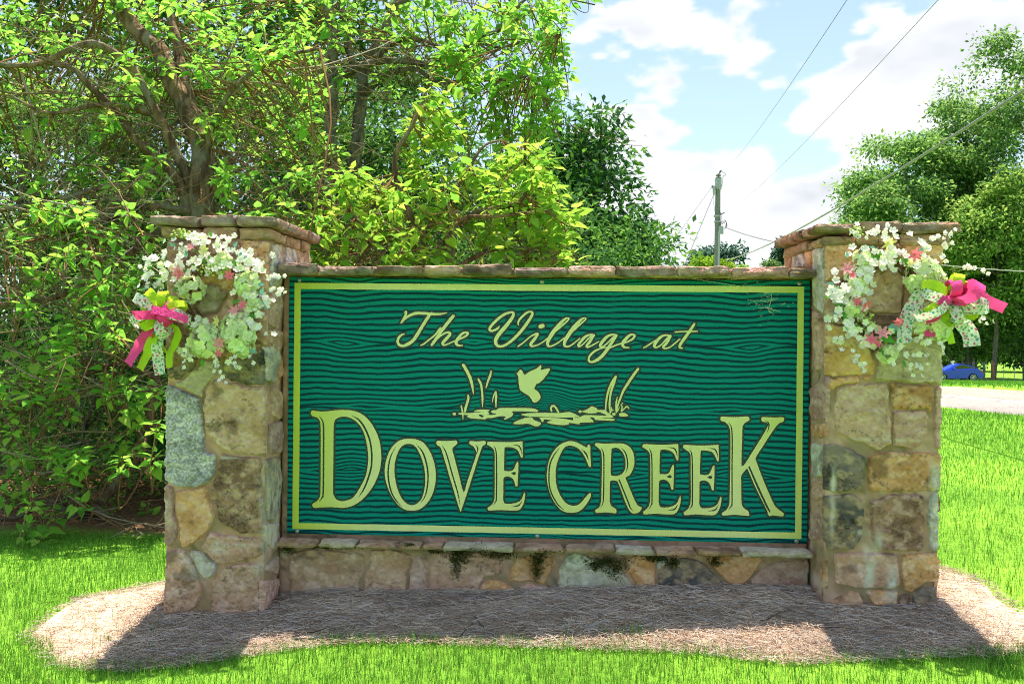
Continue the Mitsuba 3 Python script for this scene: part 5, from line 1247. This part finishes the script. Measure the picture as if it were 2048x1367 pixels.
part(CAR, 'body', mikit.ply(loft(side, [(-.78, .78, 0), (-.83, -.781, .012), (.781, .83, .012), (-.87, -.831, .04), (.831, .87, .04), (-.89, -.871, .10), (.871, .89, .10)], 0), 'car_paint', smooth=35))
cab = Polygon(spline([(.62, .93), (.25, 1.16), (-.20, 1.34), (-.75, 1.41), (-1.25, 1.36), (-1.75, 1.12), (-2.1, .92), (-.8, .92)], 5, True)).buffer(0)
part(CAR, 'cabin', mikit.ply(loft(cab, [(-.56, .56, 0), (-.62, -.561, .02), (.561, .62, .02), (-.66, -.621, .06), (.621, .66, .06)], 0), 'car_paint', smooth=35))
glass = Polygon(spline([(.30, 1.02), (.10, 1.16), (-.30, 1.29), (-.75, 1.34), (-1.15, 1.28), (-1.5, 1.08), (-1.5, 1.0)], 4, True)).buffer(0)
for s_ in (-1, 1):
    part(CAR, 'side_window', mikit.ply(loft(glass, [(s_ * .672 - .012, s_ * .672 + .012, 0)], 0), 'car_glass'))
    part(CAR, 'tail_light', mikit.ply(loft(Polygon([(.55, .80), (.78, .72), (.86, .66), (.80, .86), (.62, .93)]), [(s_ * .80 - .08, s_ * .80 + .08, 0)], 0), 'tail_red'))
    part(CAR, 'door_mirror', mikit.ply(loft(Polygon(spline([(-1.45, .98), (-1.62, 1.0), (-1.64, 1.10), (-1.46, 1.12)], 4, True)), [(s_ * .88 - .08, s_ * .88 + .08, 0)], 0), 'car_paint', smooth=35))
part(CAR, 'spoiler', mikit.ply(loft(Polygon([(.50, 1.0), (.78, .98), (.80, 1.02), (.50, 1.05)]), [(-.55, .55, 0)], 0), 'car_glass'))
for wx in (0, -2.5):
    for s_ in (-1, 1):
        c = np.array([CX + wx, CY + s_ * .80, cz + .325])
        w = part(CAR, 'wheel', mikit.ply(tube([c + [0, d, 0] for d in (-.11, -.10, .10, .11)], [.24, .325, .325, .24], 26), 'tyre_rubber', smooth=40))
        rim = [tube([c + [0, s_ * .112, 0] + np.array([math.cos(a), 0, math.sin(a)]) * r for r in (.03, .225)], [.032, .020], 5) for a in np.arange(7) * 2 * np.pi / 7]
        a = np.linspace(0, 2 * np.pi, 27)
        rim.append(tube(np.stack([c[0] + .23 * np.cos(a), a * 0 + c[1] + s_ * .112, c[2] + .23 * np.sin(a)], -1), .018, 6))
        rim.append(tube([c + [0, s_ * .10, 0], c + [0, s_ * .13, 0]], .05, 10))
        part(w, 'rim', mikit.ply(join(*rim), 'alloy', smooth=40))

# barbed wire strands and a post at the edge of the wood, left of the sign
STRANDS = thing('barbed_wire_fence', 'old wire fence strands running through the wood left of the left pillar', 'fence')
wy = 4.2
for j, py in enumerate((1034, 1045, 1080, 1110, 1140)):
    a, b = at(-150, py * .5 + 520 + j * 4, wy), at(900, py * .5 + 510 + j * 4, wy + .3)
    t = np.linspace(0, 1, 24)[:, None]
    part(STRANDS, 'wire', mikit.ply(tube(a + (b - a) * t - np.array([0, 0, .05]) * 4 * t * (1 - t), .0035, 4), 'wire_metal'))
for px in (20, 420, 800):
    x = at(px, 1000, wy + .1)[0]
    part(STRANDS, 'post', mikit.ply(tube([(x, wy + .1, gz(x, wy) - .2), (x, wy + .1, gz(x, wy) + 1.15)], [.05, .045], 9), 'post_wood', smooth=40))

# ---------------------------------------------------------------- flower wreaths
leaf_material('petal_material', VCOL, .5)
leaf_material('petal_white_material', (.90, .88, .88), .5)
leaf_material('petal_cream_material', (.84, .88, .66), .5)
leaf_material('petal_pink_material', (.86, .20, .30), .5)
leaf_material('petal_rose_material', (.86, .34, .43), .5)
leaf_material('petal_yellow_material', (.80, .76, .34), .5)
leaf_material('silk_leaf_material', (.12, .36, .06), .5)
leaf_material('teal_leaf_material', (.22, .48, .44), .5)
matte('berry_material', VCOL, .45, .4)
matte('vine_material', (.13, .085, .05), .9, .1)
matte('stem_material', (.20, .27, .09), .8, .2)
leaf_material('pink_ribbon', (.86, .09, .36), .6)
leaf_material('lime_ribbon', (.46, .68, .05), .6)


def floral_print(p, n, uv):
    """White ribbon printed with small tulips and leaves, in the ribbon's own coordinates."""
    x, y = uv.x * 60, uv.y * 60
    d1, d2, r = mikit.voronoi(x, y)
    base = mi.Color3f(.74, .76, .74)
    pink, leaf, teal = mi.Color3f(.62, .12, .30), mi.Color3f(.16, .36, .13), mi.Color3f(.10, .34, .33)
    c = dr.select(r < .35, pink, dr.select(r < .68, leaf, teal))
    k = 1 - mikit.smoothstep(.26, .34, d1 + .25 * (mikit.noise(x * 4, y * 4, 2) - .5))
    k = k * dr.select(r > .12, 1.0, 0.0)
    vein = 1 - mikit.smoothstep(.03, .07, dr.abs(mikit.noise(x * 1.6, y * 1.6, 5) - .5))
    c2 = mikit.mix(base, mi.Color3f(.20, .33, .30), vein * .65)
    return mikit.mix(c2, c, k)


leaf_material('floral_ribbon', mikit.proc(floral_print), .5)
PETAL = np.array([(0, 0, 0), (-.32, .42, .10), (-.30, .80, .16), (0, 1.0, .12), (.30, .80, .16), (.32, .42, .10), (0, .55, .02)], float)
PETAL_F = np.array([(0, 6, 1), (1, 6, 2), (2, 6, 3), (3, 6, 4), (4, 6, 5), (5, 6, 0)])


def flower(n, cup, width=1.0, pointed=False, heart=True):
    """A flower of n petals opening along +z, 1 in radius; cup lifts its petals."""
    P = PETAL * [width, 1, 1]
    if pointed:
        P = np.array([(0, 0, 0), (-.20, .40, .08), (-.14, .75, .10), (0, 1.05, .02), (.14, .75, .10), (.20, .40, .08), (0, .55, .0)], float) * [width, 1, 1]
    out = []
    for k in range(n):
        a = 2 * np.pi * k / n
        v = P.copy()
        v[:, 2] += cup * v[:, 1] ** 1.3
        v[:, 1] *= 1 - .25 * cup
        c, s = math.cos(a), math.sin(a)
        out.append((v @ np.array([[c, s, 0], [-s, c, 0], [0, 0, 1]]), PETAL_F))
    if heart:
        m = trimesh.creation.icosphere(subdivisions=0, radius=.15)
        out.append((np.array(m.vertices) + [0, 0, .06], np.array(m.faces)))
    return join(*out)


BLOSSOM = [mikit.ply(flower(5, .35, 1.05), b, smooth=True) for b in ('petal_white_material', 'petal_cream_material')]
BLOSSOM += [mikit.ply(flower(5, .9, 1.1), 'petal_white_material', smooth=True)]
LILY = {b: mikit.ply(flower(6, .25, 1.1, True), b, smooth=True) for b in ('petal_pink_material', 'petal_rose_material', 'petal_yellow_material')}
SILK = {b: mikit.ply((OVAL * [1.15, 1, 1], OVAL_F), b, smooth=True) for b in ('silk_leaf_material', 'teal_leaf_material')}


def facing(d, rs, roll=None):
    """A rotation taking +z to d."""
    d = unit(np.asarray(d, float))
    a = unit(np.cross(d, unit(rs.normal(size=3))))
    return np.stack([a, np.cross(d, a), d], -1)


def hydrangea(rs, radius, tint):
    """A mop-head of four-petalled florets."""
    n = 46
    u = unit(rs.normal(size=(n * 3, 3)))
    u = u[u[:, 1] < .35][:n]
    tv, tf = flower(4, .12, 1.35, heart=False)
    R = np.stack([facing(d + rs.normal(0, .2, 3), rs) for d in u])
    col = np.array(tint) * (.82 + .3 * rs.rand(len(u), 1)) * (1 + .12 * (rs.rand(len(u), 3) - .5))
    return scatter(tv, tf, R, u * radius * rs.uniform(.82, 1.0, (len(u), 1)), radius * rs.uniform(.36, .5, len(u)), col)


def berries(rs, n, w, h, tint, r=.0055):
    m = trimesh.creation.icosphere(subdivisions=1, radius=1)
    t = np.stack([np.clip(rs.normal(0, w / 2, n), -w * .8, w * .8), rs.uniform(-.02, .01, n), np.clip(rs.normal(0, h / 2, n), -h * .8, h * .8)], -1)
    col = np.array(tint) * rs.uniform(.6, 1.25, (n, 1))
    return scatter(np.array(m.vertices), np.array(m.faces), np.broadcast_to(np.eye(3), (n, 3, 3)), t, r * rs.uniform(.7, 1.2, n), col)


def ribbon(path, width, side, mat, fishtail=False, curl=.0):
    """A ribbon along a path of (x, y, z), its breadth along side (one vector or one per point)."""
    P = spline(np.array(path, float), 6)
    S = np.broadcast_to(np.asarray(side, float), (len(path), 3))
    S = unit(spline(S, 6))
    t = unit(np.gradient(P, axis=0))
    S = unit(S - t * (S * t).sum(1, keepdims=True))
    N = np.cross(t, S)
    k = 5
    w = np.linspace(-.5, .5, k)
    V, UV = [], []
    ln = np.r_[0, np.cumsum(np.linalg.norm(np.diff(P, axis=0), axis=1))]
    for i in range(len(P)):
        for a in w:
            ext = (-abs(a) * 2 + 0) * 0
            V.append(P[i] + S[i] * a * width + N[i] * width * curl * (a * a * 4 - 1) + N[i] * .0015 * math.sin(i * 1.7 + a * 9))
            UV.append((ln[i], a * width + .3))
    V, UV = np.array(V), np.array(UV)
    if fishtail:
        V[-k:] += (t[-1] * width * .35)[None] * (np.abs(w)[:, None] * 2 - .5)
    idx = np.arange(len(V)).reshape(len(P), k)
    q = np.stack([idx[:-1, :-1], idx[1:, :-1], idx[1:, 1:], idx[:-1, 1:]], -1).reshape(-1, 4)
    return mikit.ply((V, np.vstack([q[:, [0, 1, 2]], q[:, [0, 2, 3]]])), mat, smooth=True, uv=UV)


def loop_ribbon(c, d, length, width, mat, rs, fat=.34, out=.5):
    """A bow loop leaving the knot c along d (in the wall's plane) and standing out towards the street."""
    d = unit(np.array([d[0], -out, d[1]]))
    s = unit(np.cross(d, unit(np.array([-d[2], -.5, d[0]]) + .3 * rs.normal(size=3))))
    side = unit(np.cross(d, s) * .85 + np.array([0, -.35, 0]))
    up = unit(np.cross(side, d))
    ts = np.linspace(0, 2 * np.pi, 11)
    path = [c + d * length * (1 - math.cos(t)) / 2 + up * length * fat * math.sin(t) * (.35 + .65 * (1 - math.cos(t)) / 2) for t in ts]
    return ribbon(path, width, side, mat)


def wreath(label, px, py, seed, S, spec):
    """spec gives flower places as pixels of a 3.418 times enlarged view; centre (S[0], S[1])."""
    rs = np.random.RandomState(seed)
    k = thing('flower_wreath', label, 'wreath', 'flower wreaths on the pillars')
    c0 = at(px, py, -.29)
    sc = 1 / (3.418 * 457.0)

    def L(x, y, dep=0.0):
        return np.array([c0[0] + (x - S[0]) * sc, -.29 - dep, c0[2] - (y - S[1]) * sc])

    # the twisted vine hoop
    a = np.linspace(0, 2 * np.pi, 49)[:-1]
    ms = []
    for j in range(9):
        ph, w, rr = rs.rand() * 6.3, rs.uniform(2, 5), rs.uniform(.0028, .0045)
        r = .158 + .020 * np.cos(a * round(w) + ph) + rs.normal(0, .006)
        P = np.stack([c0[0] + r * np.cos(a), -.265 + .022 * np.sin(a * round(w) + ph), c0[2] + r * np.sin(a)], -1)
        ms.append(tube(np.vstack([P, P[:1]]), rr, 5, cap=False))
    part(k, 'vine_hoop', mikit.ply(join(*ms), 'vine_material', smooth=True))
    part(k, 'hanger', mikit.ply(tube(spline([L(S[0], S[1], 0) + [0, .02, .17], L(S[0], S[1], 0) + [.004, .055, .24], L(S[0], S[1], 0) + [0, .062, .30]]), .0018, 5), 'vine_material', smooth=True))
    for x, y, r in spec['hydrangea']:
        v, f, c = hydrangea(rs, r * sc, (.78, .86, .54))
        R = np.eye(3)
        part(k, 'hydrangea', mikit.ply((v + L(x, y, .015), f), 'petal_material', smooth=True, color=c))
    for x, y, w, h in spec['berries']:
        v, f, c = berries(rs, 34, w * sc, h * sc, (.36, .50, .10))
        part(k, 'berry_cluster', mikit.ply((v + L(x, y, .03), f), 'berry_material', smooth=True, color=c))
    for x, y, r, m in spec['lily']:
        part(k, 'lily', {**LILY[m], 'to_world': mat4(facing([rs.normal(0, .35), -1, rs.normal(.1, .35)], rs), L(x, y, .06), r * .85 * sc)})
    # white blossom round the hoop
    for x, y, sx, sy, n in spec['white']:
        for _ in range(int(n * 1.35)):
            p = L(x + rs.normal(0, sx), y + rs.normal(0, sy), rs.uniform(.0, .06))
            d = [(p[0] - c0[0]) * 2 + rs.normal(0, .35), -1, (p[2] - c0[2]) * 2 + rs.normal(.1, .35)]
            part(k, 'blossom', {**BLOSSOM[rs.choice(3, p=[.6, .2, .2])], 'to_world': mat4(facing(d, rs), p, rs.uniform(25, 37) * sc)})
    for _ in range(46):
        t, r = rs.uniform(0, 2 * np.pi), rs.uniform(.125, .205)
        if abs((t - spec['bow_angle'] + np.pi) % (2 * np.pi) - np.pi) < .5:
            continue
        p = c0 + np.array([math.cos(t) * r, -rs.uniform(0, .05), math.sin(t) * r])
        part(k, 'blossom', {**BLOSSOM[rs.choice(3, p=[.5, .35, .15])], 'to_world': mat4(facing([math.cos(t) * .5 + rs.normal(0, .3), -1, math.sin(t) * .5 + rs.normal(.1, .3)], rs), p, rs.uniform(23, 33) * sc)})
    # sprays: arching stems with small blossom towards their ends
    for x0, y0, x1, y1, n in spec['spray']:
        A, B = L(x0, y0, .01), L(x1, y1, .045)
        P = spline([A, (A + B) / 2 + [0, -.02, .012], B], 6)
        sp = part(k, 'spray', mikit.ply(tube(P, np.linspace(.0018, .0009, len(P)), 4), 'stem_material', smooth=True))
        for j in range(n):
            q = P[int((len(P) - 1) * (1 - .55 * j / max(1, n)))] + rs.normal(0, .008, 3) * [1, .6, 1]
            part(sp, 'blossom', {**BLOSSOM[rs.choice([0, 2])], 'to_world': mat4(facing([rs.normal(0, .6), -.8, rs.normal(.1, .6)], rs), q, rs.uniform(18, 26) * sc)})
    for x, y, deg, ln, m in spec['leaf']:
        t = math.radians(deg)
        y_ = np.array([math.cos(t), -.25, math.sin(t)])
        part(k, 'leaf', {**SILK[m], 'to_world': mat4(frames(y_[None], np.array([[rs.normal(0, .25), -1, .35]]))[0], L(x, y, .035), ln * sc)})
    for _ in range(70):
        t = rs.uniform(0, 2 * np.pi)
        p = c0 + np.array([math.cos(t) * .165, -rs.uniform(0, .03), math.sin(t) * .165])
        o = t + rs.normal(0, .9)
        part(k, 'leaf', {**SILK['silk_leaf_material'], 'to_world': mat4(frames(np.array([[math.cos(o), -.3, math.sin(o)]]), np.array([[0, -1, .4]]))[0], p, rs.uniform(35, 65) * sc)})
    kx, ky = spec['knot']
    bow = fresh(f'{k}__bow')
    knot = L(kx, ky, .07)
    m = trimesh.creation.icosphere(subdivisions=2, radius=1)
    part(bow, 'knot', mikit.ply((np.array(m.vertices) * [.020, .017, .016] + knot, np.array(m.faces)), spec['knot_mat'], smooth=True))
    for x, y, w, mt in spec['loops']:
        e = L(x, y, .0)
        d = np.array([e[0] - knot[0], e[2] - knot[2]])
        ln = np.linalg.norm(d) * (.78 if mt == LM else 1.1) + .012
        part(bow, 'ribbon_loop', loop_ribbon(knot + rs.normal(0, .004, 3), d / np.linalg.norm(d), ln, w * .84 * sc, mt, rs, out=(1.1 if mt == PK else .35 if mt == LM else .4) + .25 * rs.rand(), fat=.5 if mt == PK else .42))
    for path, w, mt, side in spec['tails']:
        P = [L(x, y, .075 - .03 * i / len(path) + .012 * math.sin(i * 2.0)) for i, (x, y) in enumerate(path)]
        part(bow, 'ribbon_tail', ribbon(P, w * sc, [np.array(q, float) for q in side], mt, fishtail=False, curl=.06))
    return k


PK, LM, FL = 'pink_ribbon', 'lime_ribbon', 'floral_ribbon'
WH, RO, YE = 'petal_pink_material', 'petal_rose_material', 'petal_yellow_material'
TE, GR = 'teal_leaf_material', 'silk_leaf_material'
wreath('white flower wreath on the left pillar with its ribbon bow on its left side', 434.6, 599.0, 400, (665, 680), dict(
    hydrangea=[(590, 960, 105), (820, 930, 105), (790, 870, 80), (490, 610, 85), (885, 575, 80), (860, 1000, 70), (520, 1010, 55), (935, 690, 62), (715, 420, 62)],
    berries=[(655, 482, 120, 40), (440, 238, 80, 40)],
    lily=[(425, 490, 62, RO), (440, 520, 50, WH), (785, 520, 55, WH), (722, 978, 62, RO), (712, 1048, 40, WH), (880, 722, 50, WH), (822, 758, 52, RO), (612, 350, 58, YE), (705, 835, 58, YE), (518, 330, 40, RO)],
    white=[(640, 400, 90, 45, 15), (770, 450, 40, 35, 7), (900, 430, 50, 40, 9), (960, 460, 45, 35, 7), (350, 460, 60, 45, 12), (290, 570, 60, 40, 9), (430, 410, 50, 40, 7), (950, 690, 50, 45, 10), (900, 790, 60, 50, 10), (540, 280, 45, 35, 6), (640, 300, 60, 25, 5), (930, 860, 40, 30, 5), (560, 860, 30, 30, 4), (640, 1060, 90, 25, 6), (480, 1010, 40, 30, 4), (880, 610, 40, 40, 5)],
    spray=[(560, 380, 330, 290, 2), (560, 350, 390, 350, 3), (560, 330, 490, 260, 4), (600, 340, 590, 250, 3), (680, 340, 740, 250, 4), (730, 360, 815, 255, 4), (800, 400, 855, 350, 3), (880, 400, 925, 345, 2), (920, 450, 1020, 430, 3), (930, 540, 1130, 530, 6), (960, 620, 1185, 610, 4), (1000, 620, 1150, 650, 3), (950, 700, 1080, 700, 5), (920, 760, 1020, 800, 3), (900, 850, 1105, 930, 2), (900, 960, 940, 1105, 2), (780, 1020, 830, 1150, 4), (700, 1060, 740, 1250, 5), (700, 1060, 695, 1170, 3), (500, 1040, 460, 1080, 2), (480, 1050, 490, 1170, 3), (330, 420, 180, 430, 4), (330, 460, 160, 470, 3), (300, 520, 180, 560, 3), (290, 600, 160, 600, 3), (310, 430, 240, 400, 3)],
    leaf=[(395, 320, 150, 60, TE), (465, 400, 80, 60, TE), (820, 380, 20, 70, TE), (860, 400, 10, 60, TE), (800, 330, 60, 60, TE), (990, 650, 70, 65, TE), (1000, 670, -60, 65, TE), (1010, 730, -10, 55, TE), (965, 575, 0, 60, TE), (845, 690, 190, 60, GR), (585, 1090, -80, 65, GR), (830, 480, 80, 90, GR), (640, 260, 90, 55, GR), (210, 600, 200, 55, TE), (910, 1020, -20, 70, TE), (240, 470, 150, 70, GR), (870, 500, -20, 50, GR)],
    knot=(335, 790), knot_mat=PK, bow_angle=3.4,
    loops=[(235, 600, 75, LM), (385, 600, 75, LM), (330, 690, 70, LM), (480, 670, 75, LM), (200, 780, 72, LM), (300, 860, 72, LM), (190, 890, 80, LM), (560, 700, 60, LM), (385, 740, 88, PK), (400, 850, 88, PK), (600, 790, 62, PK), (175, 800, 70, PK), (450, 720, 84, PK), (440, 830, 80, PK), (300, 720, 70, PK), (200, 690, 80, FL), (350, 680, 80, FL), (490, 790, 86, FL), (375, 930, 85, FL), (530, 830, 80, FL), (165, 850, 70, FL)],
    tails=[([(300, 860), (240, 920), (150, 1010), (75, 1130)], 82, PK, [(.8, -.2, .5)] * 4), ([(310, 880), (270, 960), (210, 1060), (160, 1165)], 78, LM, [(.85, -.3, .4)] * 4), ([(320, 900), (300, 1000), (290, 1100), (302, 1200)], 90, FL, [(.97, -.2, .0), (.95, -.3, .1), (.97, -.1, -.1), (.95, -.3, 0)]), ([(320, 880), (315, 950), (330, 1050)], 48, LM, [(.9, -.4, 0)] * 3), ([(380, 860), (445, 910), (400, 1000), (370, 1060), (375, 1150)], 55, LM, [(.8, -.4, .3), (.9, -.3, .2), (.9, -.3, .3), (.95, -.2, 0), (.9, -.3, -.1)])]))
wreath('white flower wreath on the right pillar with its ribbon bow on its right side', 1764.3, 594.6, 410, (630, 665), dict(
    hydrangea=[(880, 520, 105), (960, 560, 75), (850, 580, 70), (980, 860, 85), (880, 850, 60), (460, 590, 62), (480, 400, 56), (420, 740, 56), (660, 1040, 60), (1030, 850, 50)],
    berries=[(515, 820, 70, 80), (440, 235, 50, 40)],
    lily=[(370, 480, 62, RO), (395, 520, 40, WH), (800, 385, 66, WH), (488, 722, 54, WH), (430, 695, 48, WH), (600, 905, 66, RO), (525, 950, 62, WH), (565, 975, 45, WH), (630, 312, 66, YE), (1225, 725, 66, RO), (700, 830, 45, WH), (770, 440, 42, YE)],
    white=[(460, 380, 40, 30, 6), (540, 410, 60, 35, 9), (660, 400, 55, 30, 8), (720, 380, 35, 30, 5), (480, 480, 50, 35, 8), (440, 570, 45, 40, 8), (350, 600, 35, 50, 6), (330, 680, 45, 35, 7), (450, 660, 40, 35, 6), (400, 800, 50, 40, 8), (430, 910, 55, 30, 8), (520, 960, 60, 30, 7), (660, 1040, 50, 30, 7), (750, 1000, 50, 35, 7), (850, 950, 70, 40, 9), (880, 320, 35, 30, 6), (640, 270, 35, 30, 5), (920, 410, 30, 25, 3), (820, 450, 40, 30, 5), (620, 450, 40, 25, 5), (500, 550, 30, 30, 4)],
    spray=[(560, 300, 400, 210, 5), (600, 280, 480, 260, 3), (640, 260, 630, 205, 3), (690, 290, 775, 240, 2), (820, 320, 980, 290, 4), (880, 330, 1070, 230, 5), (900, 360, 1040, 320, 4), (900, 400, 1010, 430, 3), (560, 260, 570, 220, 3), (460, 310, 430, 290, 2), (1060, 480, 1160, 490, 3), (1080, 490, 1265, 510, 3), (1090, 480, 1200, 470, 2), (1180, 770, 1330, 830, 1), (1200, 790, 1260, 840, 3), (340, 780, 265, 870, 4), (350, 760, 300, 820, 4), (350, 900, 310, 970, 2), (380, 920, 350, 1020, 1), (420, 980, 480, 1165, 6), (440, 960, 440, 1080, 3), (660, 1060, 680, 1100, 1), (760, 1060, 810, 1165, 3), (800, 1040, 875, 1180, 3), (800, 1040, 850, 1100, 2), (880, 1020, 915, 1100, 2), (900, 980, 1055, 1085, 2), (930, 950, 990, 1000, 3), (300, 640, 255, 660, 2)],
    leaf=[(380, 410, 100, 50, TE), (300, 590, 160, 60, TE), (330, 760, 200, 55, TE), (370, 840, -70, 65, TE), (375, 830, 110, 60, GR), (300, 620, 130, 60, GR), (270, 660, 190, 50, GR), (600, 930, -20, 110, GR), (600, 1000, -60, 90, GR), (870, 420, -40, 70, GR), (640, 870, 10, 100, TE), (680, 890, 30, 70, TE), (740, 1080, -60, 60, GR), (350, 710, 190, 60, GR), (850, 370, 70, 60, TE), (560, 340, 170, 50, TE)],
    knot=(1005, 680), knot_mat=PK, bow_angle=0.0,
    loops=[(880, 640, 75, LM), (775, 560, 70, LM), (790, 610, 70, LM), (1060, 480, 80, LM), (1090, 540, 80, LM), (1170, 650, 72, LM), (840, 780, 85, LM), (1050, 880, 70, LM), (1190, 810, 60, LM), (1040, 615, 84, PK), (1090, 700, 84, PK), (1165, 580, 84, PK), (905, 720, 90, PK), (1010, 560, 80, PK), (1120, 640, 84, PK), (1130, 720, 88, FL), (1200, 730, 80, FL), (850, 650, 80, FL), (1050, 820, 80, FL), (780, 800, 70, FL)],
    tails=[([(970, 700), (935, 770), (915, 850), (910, 925)], 68, PK, [(.95, -.2, .25), (.97, -.2, .1), (.97, -.2, .05), (.98, -.1, 0)]), ([(1120, 610), (1210, 645), (1300, 695), (1395, 735)], 72, PK, [(-.35, -.2, .9)] * 4), ([(1000, 720), (990, 800), (1030, 870), (1055, 970)], 42, LM, [(.8, -.5, .3)] * 4), ([(1010, 700), (1060, 790), (1130, 850), (1170, 910), (1175, 985)], 100, FL, [(.6, -.3, .7), (.65, -.3, .65), (.8, -.3, .45), (.9, -.3, .2), (.85, -.4, .2)]), ([(930, 660), (850, 640), (790, 730), (750, 840), (735, 965)], 88, FL, [(.6, -.3, -.6), (.8, -.3, -.4), (.85, -.3, .2), (.85, -.4, .1), (.8, -.5, .1)])]))
